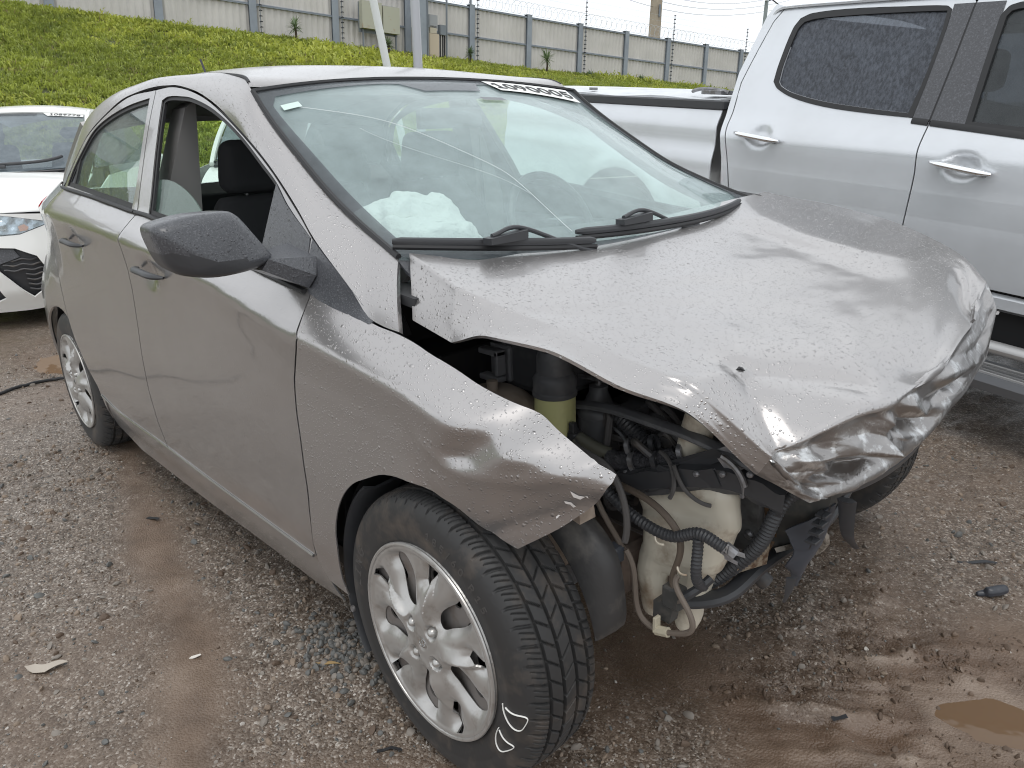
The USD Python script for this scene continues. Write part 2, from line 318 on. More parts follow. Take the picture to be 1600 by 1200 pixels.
def ruts(x, y):
    u = .80 * (x - .5) + .60 * (y - .05); v = -.60 * (x - .5) + .80 * (y - .05); z0 = 0 * x
    f = meshkit.fbm(np.stack([u * 4, v * 22, z0], -1), 4, 41); g = meshkit.fbm(np.stack([x * 15, y * 15, z0], -1), 3, 44); h = meshkit.fbm(np.stack([x * 55, y * 55, z0], -1), 3, 47)
    edge = np.exp(-(line_d(x, y, [(.34, .20), (.46, .10), (.60, .045), (.66, -.02), (.62, -.09), (.50, -.16)]) / .016) ** 2)
    return rut_zone(x, y) * (.034 * (np.abs(f - .5) * 2 - .25) + .026 * (np.abs(g - .5) * 2 - .25) + .012 * (h - .5) - .014 * edge)
def ground_z(x, y, detail=True):
    b = bank(x, y); yard = 1 - ss(b, 0, .05)
    tz = np.interp(x, [-3, -2, 1, 2], [.16, .13, -.075, -.10]); z = yard * ss(y, 1.1, 2.0) * (1 - ss(y, 4.2, 7)) * tz * (1 - ss(np.abs(x + .5), 2.5, 5))
    z = z + fence_z(y) * b ** 1.12
    z = z + (b > 0) * b * (1 - b) * 4 * .22 * (meshkit.fbm(np.stack([x * .5, y * .5, 0 * x], -1), 3, 8) - .5)
    near = ss(6.5 - np.hypot(x, y), 0, 3)
    if detail:
        p = np.stack([x, y, 0 * x], -1); m = mud_mask(x, y)
        z = z + near * (.016 * (meshkit.fbm(p * 2.2, 3, 1) - .5) + .010 * (meshkit.fbm(p * 9, 3, 4) - .5) + (1 - m) * .012 * (meshkit.fbm(p * 34, 3, 6) - .5) + m * .004 * (meshkit.fbm(p * 22, 2, 7) - .5))
        z = z + ruts(x, y) + lump(x, y, .36, .42, .05, .17, .022, .4) * (meshkit.noise(p * 40, 3)) + lump(x, y, .30, .10, .05, .16, .018, .2) * meshkit.noise(p * 45, 5) + lump(x, y, -.44, -.76, .13, .07, .012)
        for cx, cy, rx, ry, a in PUD: z = z - lump(x, y, cx, cy, rx * 1.15, ry * 1.15, .026, a)
        for cx, cy in ((0, -.735), (-2.5, -.735), (0, .735), (-2.5, .735)): z = np.where(np.hypot((x - cx) / .17, (y - cy) / .13) < 1, np.minimum(z, -.001), z)
    return z
def stretch(lo, d0, lo2, hi2, hi, g=1.10, cap=2.0):
    mid = np.arange(lo2, hi2, d0); L, s, x = [], d0, lo2
    while x > lo: s = min(s * g, cap if x > lo * .3 else 40); x -= s; L.append(x)
    R, s, x = [], d0, mid[-1]
    while x < hi: s = min(s * g, cap if x < hi * .3 else 40); x += s; R.append(x)
    return np.r_[L[::-1], mid, R]
gx_ = stretch(-320, .014, -2.0, 1.25, 220, 1.06, .45); gy_ = stretch(-260, .014, -1.75, 1.05, 320, 1.06, .45)
GX, GY = np.meshgrid(gx_, gy_, indexing='ij'); GZ = ground_z(GX, GY)
gm = UsdGeom.Mesh.Define(stage, '/World/ground')
gf = grid_faces(len(gx_), len(gy_))[:, ::-1]; gv = np.stack([GX, GY, GZ], -1).reshape(-1, 3)
gmask = np.stack([mud_mask(GX, GY), bank(GX, GY), sum(lump(GX, GY, cx, cy, rx * 2.0, ry * 2.2, 1.0, a) for cx, cy, rx, ry, a in PUD) + .75 * rut_zone(GX, GY) * ss(.004 - ruts(GX, GY), -.004, .008) + .45 * np.exp(-((GX - .12) ** 2 + (GY + .35) ** 2) / .16)], -1).reshape(-1, 3)
usdkit.material(stage, LK + 'wet_dirt', {
    'g': ('geometry', {}), 'a': ('attribute', {'attribute': 'mask'}), 's': ('separate_color', {}), 'p': ('principled_bsdf', {'specular_ior_level': .5}), 'a2': ('attribute', {'attribute': 'silt_sheen'}), 'sl': ('mix', {'color2': (.32, .262, .212)}),
    'n1': ('noise_texture', {'scale': 5.0, 'detail': 6.0, 'roughness': .65}), 'mudr': ('rgb_ramp', {'ramp': [(.3, (.088, .058, .039)), (.52, (.155, .107, .075)), (.75, (.225, .166, .124))]}),
    'v': ('voronoi_texture', {'scale': 190.0, 'feature': 'f1'}), 'vs': ('separate_color', {}), 'gr': ('rgb_ramp', {'ramp': [(0.0, (.074, .055, .041)), (.35, (.145, .111, .085)), (.7, (.205, .165, .133)), (.92, (.34, .295, .25)), (1.0, (.56, .52, .47))]}),
    'n3': ('noise_texture', {'scale': 28.0, 'detail': 5.0, 'roughness': .7}), 'gd': ('mix_color', {'blend_type': 'multiply', 'fac': .75}), 'dk': ('rgb_ramp', {'ramp': [(.34, (.34, .30, .26)), (.56, (1.0, 1.0, 1.0))]}),
    'mx': ('mix', {}), 'gm': ('mix', {'color2': (.055, .062, .018)}), 'grf': ('map_range', {'from_min': .02, 'from_max': .12, 'to_min': 0.0, 'to_max': 1.0, 'clamp': True}),
    'n2': ('noise_texture', {'scale': 3.1, 'detail': 5.0, 'roughness': .6}), 'rr': ('map_range', {'from_min': .35, 'from_max': .65, 'to_min': .22, 'to_max': .60, 'clamp': True}), 'wr': ('mix_float', {'b': .16}),
    'wc': ('mix_color', {'blend_type': 'multiply', 'b': (.74, .68, .64)}), 'nb': ('noise_texture', {'scale': 160.0, 'detail': 5.0, 'roughness': .75}),
    'b1': ('bump', {'strength': .38, 'distance': .005}), 'b2': ('bump', {'strength': .5, 'distance': .0035}), 'inv': ('math', {'math_type': 'multiply', 'value2': -1.0})},
    [('a.color', 's.color'), ('g.position', 'n1.vector'), ('n1.fac', 'mudr.fac'), ('g.position', 'v.vector'), ('v.color', 'vs.color'), ('vs.r', 'gr.fac'), ('g.position', 'n3.vector'), ('n3.fac', 'dk.fac'), ('gr.color', 'gd.a'), ('dk.color', 'gd.b'),
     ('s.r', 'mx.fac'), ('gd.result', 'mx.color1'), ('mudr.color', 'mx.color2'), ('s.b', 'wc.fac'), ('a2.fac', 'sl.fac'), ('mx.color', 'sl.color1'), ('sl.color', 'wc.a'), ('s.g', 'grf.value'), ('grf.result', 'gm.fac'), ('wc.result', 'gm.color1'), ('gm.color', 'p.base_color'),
     ('g.position', 'n2.vector'), ('n2.fac', 'rr.value'), ('s.b', 'wr.fac'), ('rr.result', 'wr.a'), ('wr.result', 'p.roughness'), ('g.position', 'nb.vector'), ('nb.fac', 'b1.height'), ('v.distance', 'inv.value1'), ('inv.value', 'b2.height'), ('b1.normal', 'b2.normal'), ('b2.normal', 'p.normal')], surface='p.BSDF')
gm.CreatePointsAttr(Vt.Vec3fArray.FromNumpy(gv.astype(np.float32))); gm.CreateFaceVertexCountsAttr(Vt.IntArray.FromNumpy(np.full(len(gf), 3, np.int32))); gm.CreateFaceVertexIndicesAttr(Vt.IntArray.FromNumpy(gf.astype(np.int32).ravel()))
gm.CreateSubdivisionSchemeAttr('none'); gm.CreateNormalsAttr(Vt.Vec3fArray.FromNumpy(vnormals(gv, gf).astype(np.float32))); gm.SetNormalsInterpolation('vertex')
UsdGeom.PrimvarsAPI(gm).CreatePrimvar('mask', Sdf.ValueTypeNames.Color3fArray, 'vertex').Set(Vt.Vec3fArray.FromNumpy(np.clip(gmask, 0, 1).astype(np.float32)))
silt_sheen = sum(lump(GX, GY, cx, cy, rx, ry, 1.0, a) for cx, cy, rx, ry, a in ((.72, .20, .20, .05, .6), (.80, .02, .14, .035, .7), (.68, .02, .05, .10, .2), (.86, .22, .12, .1, .5), (.56, .02, .05, .03, .9), (.70, -.12, .10, .03, .7), (.5, .12, .10, .02, .8))) * (.35 + 1.1 * meshkit.fbm(np.stack([GX * 14, GY * 14, 0 * GX], -1), 3, 91)) * ss(ruts(GX, GY), -.012, .004)  # pale silt; the tone also paints in the sky sheen of wet mud
UsdGeom.PrimvarsAPI(gm).CreatePrimvar('silt_sheen', Sdf.ValueTypeNames.FloatArray, 'vertex').Set(Vt.FloatArray.FromNumpy(np.clip(silt_sheen, 0, .9).ravel().astype(np.float32)))
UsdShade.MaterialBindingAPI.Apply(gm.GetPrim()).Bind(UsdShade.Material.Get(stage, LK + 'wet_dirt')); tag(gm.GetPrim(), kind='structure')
if vnormals(gv, gf)[:, 2].mean() < 0: raise SystemExit('ground upside down')
WATER = usdkit.material(stage, LK + 'muddy_water', {'p': ('principled_bsdf', {'base_color': (.155, .098, .058), 'roughness': .04, 'ior': 1.33}), 'g': ('geometry', {}), 'n': ('noise_texture', {'scale': 14.0, 'detail': 2.0}), 'b': ('bump', {'strength': .06, 'distance': .01})}, [('g.position', 'n.vector'), ('n.fac', 'b.height'), ('b.normal', 'p.normal')], surface='p.BSDF')
for k, (cx, cy, rx, ry, a) in enumerate(PUD):
    t = np.linspace(0, 2 * np.pi, 40, endpoint=False); wob = 1.7
    pv = np.stack([cx + wob * (rx * np.cos(t) * math.cos(a) - ry * np.sin(t) * math.sin(a)), cy + wob * (rx * np.cos(t) * math.sin(a) + ry * np.sin(t) * math.cos(a))], 1)
    c0_ = float(ground_z(np.array([cx]), np.array([cy]))[0]); zc = min(c0_ + .015, float(ground_z(pv[:, 0], pv[:, 1]).min()) - .001)
    if zc < c0_ + .002: continue
    part('puddle', trimesh.Trimesh(np.vstack([np.c_[pv, np.full(40, zc)], [[cx, cy, zc]]]), np.stack([np.arange(40), (np.arange(40) + 1) % 40, np.full(40, 40)], 1), process=False), WATER, smooth=False, kind='structure')

# ---------------------------------------------------------------- scattered stones
def instancer(name, protos, mats, pos, idx, scale, quat, kind='stuff', label=None, cat=None):
    pi = UsdGeom.PointInstancer.Define(stage, path_for('/World', name)); root = str(pi.GetPath()) + '/prototypes'; UsdGeom.Scope.Define(stage, root); rel = []
    for k, (m, mt) in enumerate(zip(protos, mats)):
        usdkit.mesh(stage, f'{root}/{name}_{k + 1}', m, mt, smooth=False if k % 2 else 30); rel.append(Sdf.Path(f'{root}/{name}_{k + 1}'))
    pi.CreatePrototypesRel().SetTargets(rel); pi.CreateProtoIndicesAttr(Vt.IntArray.FromNumpy(idx.astype(np.int32)))
    pi.CreatePositionsAttr(Vt.Vec3fArray.FromNumpy(pos.astype(np.float32))); pi.CreateScalesAttr(Vt.Vec3fArray.FromNumpy(scale.astype(np.float32)))
    pi.CreateOrientationsAttr(Vt.QuathArray([Gf.Quath(*map(float, q)) for q in quat])); tag(pi.GetPrim(), label, cat, None, kind); return pi
def quats(n, tilt=9.0):
    q = RNG.normal(size=(n, 4)); 
    if tilt < 9: a = RNG.uniform(0, 2 * np.pi, n); t = RNG.normal(0, tilt, (n, 2)); q = np.stack([np.cos(a / 2), t[:, 0], t[:, 1], np.sin(a / 2)], 1)
    return q / np.linalg.norm(q, axis=1, keepdims=True)
def stone(seed, flat):
    m = trimesh.creation.icosphere(1); v = np.array(m.vertices); v *= (.75 + .6 * meshkit.fbm(v * 1.3, 2, seed))[:, None]; v[:, 2] *= flat; return trimesh.convex.convex_hull(v)
smats = [mat('stone_grey', (.20, .175, .15), rough=.6), mat('stone_tan', (.22, .168, .125), rough=.65), mat('stone_dark', (.105, .105, .10), rough=.55), mat('stone_pale', (.40, .37, .335), rough=.6), mat('clod_brown', (.10, .068, .047), rough=.7)]
sprot = [stone(k, f) for k, f in enumerate((.6, .7, .65, .55, .7))]
N = 90000
sx_ = np.r_[RNG.uniform(-2.6, 1.2, N), RNG.uniform(-4.6, -2.4, 9000)]; sy_ = np.r_[RNG.uniform(-1.75, 1.7, N), RNG.uniform(-1.6, 0, 9000)]
mm_ = mud_mask(sx_, sy_); keep = RNG.uniform(0, 1, len(sx_)) < np.clip(1.0 - 1.15 * mm_, .045, 1) * np.clip(.25 + 1.5 * meshkit.fbm(np.stack([sx_ * 3, sy_ * 3, 0 * sx_], -1), 3, 61), 0, 1); keep &= ~((np.abs(sy_) < .62) & (sx_ > -2.9) & (sx_ < -.15))
sx_, sy_, mm_ = sx_[keep], sy_[keep], mm_[keep]; n = len(sx_)
sc_ = np.minimum(.0015 * np.exp(RNG.exponential(.42, n)), .0115) * (1 - .3 * mm_)
ix = RNG.choice(5, n, p=[.34, .27, .15, .09, .15]); sc_ = np.where(ix == 3, np.minimum(sc_, .0045), sc_)
instancer('gravel', sprot, smats, np.stack([sx_, sy_, ground_z(sx_, sy_) + sc_ * .12], 1), ix, np.stack([sc_ * RNG.uniform(.7, 1.4, n), sc_ * RNG.uniform(.7, 1.3, n), sc_ * RNG.uniform(.6, 1.1, n)], 1), quats(n))
n = 5200; cx_, cy_ = RNG.uniform(.16, .95, n), RNG.uniform(-.35, .50, n); kp = RNG.uniform(0, 1, n) < np.clip(2.4 * (meshkit.fbm(np.stack([cx_ * 6, cy_ * 6, 0 * cx_], -1), 3, 93) - .36), 0, 1) * (rut_zone(cx_, cy_) + lump(cx_, cy_, .28, .15, .12, .3, 1.0)); cx_, cy_ = cx_[kp], cy_[kp]; n = len(cx_); sc_ = np.minimum(.0018 * np.exp(RNG.exponential(.5, n)), .0075)
instancer('mud_clods', sprot, [smats[4]] * 4 + [mat('wet_mud_lump', (.15, .105, .075), rough=.35)], np.stack([cx_, cy_, ground_z(cx_, cy_) + sc_ * .15], 1), RNG.integers(2, 5, n), np.stack([sc_ * 1.3, sc_, sc_ * .8], 1), quats(n))
n = 420; a = RNG.normal(0, 1, (n, 2)); px_, py_ = -.44 + .085 * a[:, 0] + .02 * a[:, 1], -.775 + .045 * a[:, 1]; sc_ = RNG.uniform(.003, .010, n)
instancer('crushed_stone', sprot[:3], [smats[2], smats[2], smats[0]], np.stack([px_, py_, ground_z(px_, py_) + sc_ * .3], 1), RNG.integers(0, 3, n), np.stack([sc_] * 3, 1), quats(n))
gz = lambda x, y: float(ground_z(np.array([x]), np.array([y]))[0])
def flake(name, cx, cy, pts, mt, label, cat, lift=.004, curl=.02, ang=0.0):
    c, s = math.cos(ang), math.sin(ang)
    def f(a, b): return np.stack([cx + c * a - s * b, cy + s * a + c * b, np.full(len(a), gz(cx, cy) + lift) + curl * (a * 9) ** 2 * .3 + .004 * np.sin(a * 60) * np.cos(b * 50)], 1)
    return part(name, sheet(Polygon(smooth_ring(pts, 3)), f, .008, .0012, (0, 0, 1)), mt, label=label, cat=cat)
flake('plastic_scrap', -.935, -1.352, [(-.05, .006), (-.02, -.016), (.012, -.022), (.034, -.004), (.055, .012), (.03, .02), (.0, .012), (-.03, .018)], mat('pale_plastic', (.42, .37, .31), rough=.5), 'pale beige plastic scrap lying on the gravel at the left', 'scrap', .006, .05, .9)
flake('white_chip', -.702, -1.061, [(-.016, -.003), (.0, -.006), (.016, .001), (.012, .006), (-.01, .005)], mat('white_chip', (.66, .62, .56), rough=.5), 'small white chip on the mud strip', 'chip', .004, .0, .9)
flake('dry_leaf', -.43, -.835, [(-.034, -.003), (.0, -.006), (.036, .0), (.0, .005)], mat('dry_leaf_tan', (.34, .23, .10), rough=.7), 'thin tan dry leaf beside the front tyre', 'leaf', .006, .0, .55)
flake('rubber_strip', -.085, -.885, [(-.028, -.004), (0, .006), (.028, -.002), (.026, .004), (0, .014), (-.028, .004)], RUBBER, 'short curved black rubber strip below the front wheel', 'rubber scrap', .005, .03, .7)
flake('rubber_scrap', -1.56, -.875, [(-.03, -.006), (.03, -.008), (.032, .004), (-.026, .008)], RUBBER, 'flat black rubber scrap in the mud strip beside the doors', 'rubber scrap', .006, .02, .4)
flake('black_splinter', .515, .735, [(-.05, -.004), (.05, -.008), (.06, .002), (.0, .008), (-.05, .004)], BLACKP, 'long black plastic splinter on the ground towards the pickup', 'splinter', .006, .02, .7)
flake('small_plate', .527, -.128, [(-.016, -.006), (.016, -.006), (.016, .006), (-.016, .006)], BLACKP, 'tiny dark plastic plate on the gravel at lower right', 'plastic piece', .004, 0, .85)
part('plastic_lump', blob([[(.595, .585, gz(.6, .6) + .014, .014), (.62, .615, gz(.6, .6) + .02, .012)], [(.575, .57, gz(.6, .6) + .006, .008), (.60, .60, gz(.6, .6) + .01, .012)]], 21, .02, .005), mat('crumpled_dark_plastic', (.035, .038, .046), rough=.35), label='crumpled dark blue-black plastic lump on bare dirt at right', cat='plastic piece', smooth=30)
cab = [(-3.02, -.83), (-3.3, -.80), (-3.744, -.664), (-3.602, -.971), (-3.4, -1.35), (-3.2, -1.9)]
cab = [(-3.30, -.30), (-3.55, -.50), (-3.70, -.70), (-3.62, -.95), (-3.45, -1.35), (-3.2, -1.9)]
part('ground_cable', tube([(x, y, gz(x, y) + .010) for x, y in spline(np.c_[np.array(cab), np.zeros(6)], 50)[:, :2]], .009, 8), RUBBER, label='black cable lying on the ground behind the rear wheel', cat='cable')

# ---------------------------------------------------------------- grass on the bank
def leaf_tuft(seed, nb, h, w, spread):
    r = np.random.default_rng(seed); V, Fc = [], []
    for k in range(nb):
        a = r.uniform(0, 2 * np.pi); hh = h * r.uniform(.5, 1.15); b = np.array([r.normal(0, spread), r.normal(0, spread), 0]); d = np.array([math.cos(a), math.sin(a), 0]); s = np.array([-d[1], d[0], 0]) * w * r.uniform(.6, 1.3); ln = r.uniform(.3, 1.1)
        p0, p1, p2 = b, b + d * hh * .35 * ln + [0, 0, hh * .65], b + d * hh * .95 * ln + [0, 0, hh * (1 - .35 * ln)]
        o = len(V); V += [p0 - s * .4, p0 + s * .4, p1 - s, p1 + s, p2]; Fc += [[o, o + 1, o + 3], [o, o + 3, o + 2], [o + 2, o + 3, o + 4]]
    return trimesh.Trimesh(np.array(V), np.array(Fc), process=False)
def leafmat(name, c1, c2, tr=.35):
    return usdkit.material(stage, LK + name, {'o': ('object_info', {}), 'g': ('geometry', {}), 'n': ('noise_texture', {'scale': .7, 'detail': 4.0}), 'ad': ('math', {'math_type': 'multiply_add', 'value2': .35}), 'r': ('rgb_ramp', {'ramp': [(.35, c1), (.85, c2)]}), 'd': ('principled_bsdf', {'roughness': .5}), 't': ('translucent_bsdf', {}), 'm': ('mix_closure', {'fac': tr})},
        [('g.position', 'n.vector'), ('o.random', 'ad.value1'), ('n.fac', 'ad.value3'), ('ad.value', 'r.fac'), ('r.color', 'd.base_color'), ('r.color', 't.color'), ('d.BSDF', 'm.closure1'), ('t.BSDF', 'm.closure2')], surface='m.closure')
G1 = leafmat('grass_green', (.15, .19, .034), (.36, .41, .075)); G2 = leafmat('grass_yellow', (.25, .29, .045), (.47, .50, .09)); G3 = leafmat('grass_dry', (.15, .13, .05), (.30, .25, .11)); YU = leafmat('yucca_leaf', (.06, .10, .045), (.15, .21, .10), .25)
gprot = [leaf_tuft(1, 20, .12, .012, .06), leaf_tuft(2, 22, .09, .018, .07), leaf_tuft(3, 18, .16, .009, .05), leaf_tuft(4, 20, .10, .015, .07), leaf_tuft(5, 14, .13, .006, .05)]
N = 105000; x = RNG.uniform(-26.0, -11.8, N); y = RNG.uniform(-7.0, 44, N); b = bank(x, y)
pk = RNG.uniform(0, 1, N) < np.clip(-.30 + 2.3 * meshkit.fbm(np.stack([x * .9, y * .9, 0 * x], -1), 3, 71), .04, 1) * (b > .02) * np.where(y > 22, .7, 1); x, y, b = x[pk], y[pk], b[pk]; n = len(x)
fl = meshkit.fbm(np.stack([x * .45, y * .45, 0 * x + 3], -1), 3, 77); tall = lump(x, y, -23.2, 13.5, 1.6, 4.5, 1.0) + lump(x, y, -24.6, 29.5, 1.2, 3.0, 1.0) + lump(x, y, -24.6, 35.0, 1.0, 1.6, .8)
ix = np.where(RNG.uniform(0, 1, n) < .05, 4, np.where(RNG.uniform(0, 1, n) < .55 * ss(fl, .42, .62) + tall, RNG.choice([1, 3], n), RNG.choice([0, 2], n))); s = RNG.uniform(.7, 1.5, n) * (1 + 1.3 * tall * RNG.uniform(.3, 1, n))
instancer('bank_grass', gprot, [G1, G2, G1, G2, G3], np.stack([x, y, ground_z(x, y, False) - .01], 1), ix, np.stack([s, s, s], 1), quats(n, .12))

# ================================================================ the fence
UP = np.array([.01734, .06468, .99776])
POSTM = mat('slate_blue_post_paint', (.235, .265, .30), rough=.5, noise=(2.2, (.18, .20, .23), .4, .8)); PANELM = mat('pale_corrugated_sheet', (.52, .50, .475), rough=.45, noise=(.9, (.40, .385, .36), .35, .8)); DPANEL = mat('dark_grey_rail', (.15, .17, .19), rough=.5)  # DPANEL is an even dark blue-grey paint
WIRE = mat('galvanised_wire', (.42, .43, .44), rough=.4, metal=.6)
fn = thing('perimeter_fence', 'long pale corrugated metal fence with slate posts above the grass bank', 'fence')
fdir = FENCE[10] - FENCE[5]; fdir /= np.linalg.norm(fdir); fnrm = np.cross(UP, fdir); fnrm /= np.linalg.norm(fnrm); FH = 2.12
if fnrm[0] < 0: fnrm = -fnrm
def fbox(o, a0, a1, n0, n1, z0, z1):
    return hull([o + fdir * a + fnrm * n_ + UP * z for a in (a0, a1) for n_ in (n0, n1) for z in (z0, z1)])
for k in range(len(FENCE)):
    o = FENCE[k]
    part('post', [fbox(o, -.125, .125, .09, .105, -.3, FH + .10), fbox(o, -.125, .125, -.105, -.09, -.3, FH + .10), fbox(o, -.012, .012, -.09, .09, -.3, FH + .10), fbox(o, -.13, .13, -.11, .11, FH + .10, FH + .115)], POSTM, fn)
    if k == len(FENCE) - 1: continue
    p, d = FENCE[k], FENCE[k + 1] - FENCE[k]; L = np.linalg.norm(d); d = d / L
    na = int((L - .22) / .055); t = np.linspace(.11, L - .11, na); w = np.array([0, 0, .032, .032])[np.arange(na) % 4]
    for z0, z1 in ((-.25, 1.02), (1.09, FH - .03)):
        a_ = p + d * t[:, None] + fnrm * (w - .02)[:, None]; g = np.stack([a_ + UP * z0, a_ + UP * z1])
        part('corrugated_panel', trimesh.Trimesh(g.reshape(-1, 3), grid_faces(2, na), process=False), PANELM, fn, smooth=False)
    for z0 in (1.02, FH - .03):
        part('rail', [hull([p + d * a + fnrm * n_ + UP * z for a in (.12, L - .12) for n_ in (-.02, .07) for z in (z0, z0 + .028)]), hull([p + d * a + fnrm * n_ + UP * z for a in (.12, L - .12) for n_ in (-.02, .05) for z in (z0 + .04, z0 + .07)])], POSTM, fn)
# razor wire coil along the top
for k in range(4, len(FENCE) - 1):
    p, q = FENCE[k] + UP * (FH + .34), FENCE[k + 1] + UP * (FH + .34); t = np.linspace(0, 1, 170); ph = t * 2 * np.pi * 9
    c = p + (q - p) * t[:, None] + .24 * (np.cos(ph)[:, None] * UP + np.sin(ph)[:, None] * fnrm)
    part('razor_wire', [tube(c, .0065, 4), tube([p - UP * .24, q - UP * .24], .004, 4), tube([p + UP * .05, q + UP * .05], .004, 4)], WIRE, fn, smooth=False)
where = {6: 'first slate post', 7: 'second post, behind a young yucca', 9: 'post beyond the white pole', 11: 'post left of the concrete utility pole', 13: 'post right of the concrete utility pole', 15: 'last post before the pickup cab'}
for k, txt in where.items():
    o = FENCE[k] + fdir * .22 + fnrm * .16; ht_ = FH + 1.15
    ep = thing('electric_fence_pole', f'thin electric fence pole with insulators at the {txt}', 'electric fence pole', loc=o, group=None)
    part('rod', tube([o - UP * .1, o + UP * ht_], .016, 6), DPANEL, ep)
    part('insulator', [tube([o + UP * z - fnrm * .05 + fdir * .0, o + UP * z + fnrm * .05], .022, 5) for z in np.arange(.2, ht_, .17)] + [tube([o + UP * z, o + UP * z + fdir * .07], .018, 5) for z in np.arange(.2, ht_, .17)], BLACKP, ep, kind='stuff')
tw = thing('fence_wire', 'thin electric wires strung between the poles over the fence', 'wire', loc=FENCE[9])
for z in (FH + .55, FH + .8, FH + 1.05): part('strand', tube([FENCE[k] + fdir * .22 + fnrm * .16 + UP * (z - .02 * (k % 2)) for k in range(5, 17)], .004, 4), WIRE, tw)

# young yuccas along the fence
def yucca(cx, cy, h, crown, label, seed):
    r = np.random.default_rng(seed); z0 = float(ground_z(np.array([cx]), np.array([cy]), False)[0]); o = np.array([cx, cy, z0]); t = thing('yucca_plant', label, 'plant', loc=o)
    if h > .15: part('trunk', tube([o - UP * .1, o + UP * h * .5 + [.02, .01, 0], o + UP * h], [.05, .04, .035], 7), mat(f'yucca_trunk_{seed}', (.07, .055, .04), rough=.9), t)
    V, Fc = [], []
    for k in range(74):
        a = r.uniform(0, 2 * np.pi); e = math.asin(r.uniform(-.55, .98)); L = crown * r.uniform(.75, 1.1); d = np.array([math.cos(a) * math.cos(e), math.sin(a) * math.cos(e), math.sin(e)]); s = np.cross(d, [0, 0, 1]); s /= np.linalg.norm(s) + 1e-6; s *= .020
        b = o + UP * h * r.uniform(.72, 1.05); q = len(V); V += [b - s * .5, b + s * .5, b + d * L * .55 - s, b + d * L * .55 + s, b + d * L - [0, 0, L * .10]]; Fc += [[q, q + 1, q + 3], [q, q + 3, q + 2], [q + 2, q + 3, q + 4]]
    part('leaves', trimesh.Trimesh(np.array(V), np.array(Fc), process=False), YU, t, smooth=False)
def on_fence(k, n_=.8): p = FENCE[5] + (FENCE[6] - FENCE[5]) * k; return p[0] + n_, p[1]
for q, h, c_, lb, sd in ((1.36, .62, .38, 'tall young yucca between the first two fence posts in view', 1), (2.55, .45, .34, 'yucca half hidden by the leaning white pole', 2), (3.78, .50, .36, 'yucca left of the post beyond the lamp poles', 3), (5.12, .62, .55, 'bushy yucca standing over the far end of the car roof', 4), (5.98, .1, .38, 'low yucca without a trunk left of the utility pole', 5), (7.10, .12, .40, 'low yucca under the utility pole', 6), (9.75, .60, .58, 'yucca against the fence beside the pickup cab', 7)):
    yucca(*on_fence(q), h, c_, lb, sd)

# meter boxes, poles
def local_box(o, a0, a1, n0, n1, z0, z1): return fbox(o, a0, a1, n0, n1, z0, z1)
o = FENCE[7] + (FENCE[8] - FENCE[7]) * .02 + fnrm * .45
eb = thing('electrical_cabinet', 'pair of rusty pale green electrical cabinets on legs before the fence', 'cabinet', loc=o)
CAB = mat('rusty_pale_green_paint', (.36, .36, .29), rough=.6, noise=(2.6, (.30, .17, .08), .60, .74))
part('door', local_box(o, .68, 1.48, 0, .25, .72, 1.62), CAB, eb); part('door', local_box(o, 1.53, 2.22, 0, .25, .66, 1.55), CAB, eb); part('hood', local_box(o, .66, 2.24, -.02, .02, .60, 1.6), DPANEL, eb)
for a in (.76, 2.12): part('leg', local_box(o, a, a + .05, .05, .10, -.3, .70), DPANEL, eb)
o = FENCE[8] + fnrm * .9 + fdir * .12
bp = thing('blue_grey_column', 'wide slate blue steel column rising behind the grey lamp pole', 'column', loc=o); part('shaft', local_box(o, -.22, .12, -.12, .12, -.3, 3.6), POSTM, bp); part('flange', local_box(o, .13, .17, -.16, .16, -.3, 3.6), DPANEL, bp)
o = FENCE[8] + fnrm * .6 + fdir * .75
mb = thing('meter_box', 'small grey meter boxes and conduits on the fence beside the column', 'meter box', loc=o)
part('box', local_box(o, -.25, .12, 0, .2, 1.05, 1.5), mat('meter_grey', (.27, .28, .29), rough=.5), mb); part('box', local_box(o, -.22, .08, 0, .2, .86, 1.12), mat('meter_beige', (.42, .38, .30), rough=.6), mb); part('base', local_box(o, -.25, .18, -.1, .2, -.3, .85), mat('meter_cream', (.45, .38, .29), rough=.7), mb); part('box', local_box(o, .25, .52, 0, .2, .85, 1.2), DPANEL, mb)
for a in (.30, .42, .5): part('conduit', tube([o + fdir * a + fnrm * .1 + UP * z for z in (-.3, .5, .9)], .03, 6), RUBBER, mb)
part('conduit', tube([o + fdir * .6 + fnrm * .1 + UP * z for z in (-.3, 1.5, 3.4)], .04, 6), DPANEL, mb)
part('leaning_pole', tube([(-9.0, 5.08, .0), (-9.0, 5.146 - .28, 1.6), (-9.0, 4.86, 4.6)], .06, 10), mat('white_pole', (.66, .68, .66), rough=.4), label='white tube pole leaning in front of the fence', cat='pole') if False else None
pA = np.array([-9.0, 5.282, 2.157]); dA = np.array([0, -.136, .826]); part('leaning_pole', tube([pA - dA * 2.62, pA, pA + dA * 3.2], .055, 12), mat('white_pole', (.62, .65, .63), rough=.4), label='white tube leaning left in front of the cabinets', cat='pole')
pA = np.array([-9.0, 5.837, 2.159]); dA = np.array([0, .024, .871]); part('lamp_pole', tube([pA - dA * 2.5, pA, pA + dA * 3.2], .068, 14), mat('light_grey_pole', (.40, .41, .43), rough=.4, metal=.3), label='upright light grey round pole in front of the column', cat='pole')
zb_ = 2.6; uo = np.array([-30.0, 38.26, zb_]); ut = thing('utility_pole', 'concrete utility pole rising behind the fence', 'pole', loc=uo)
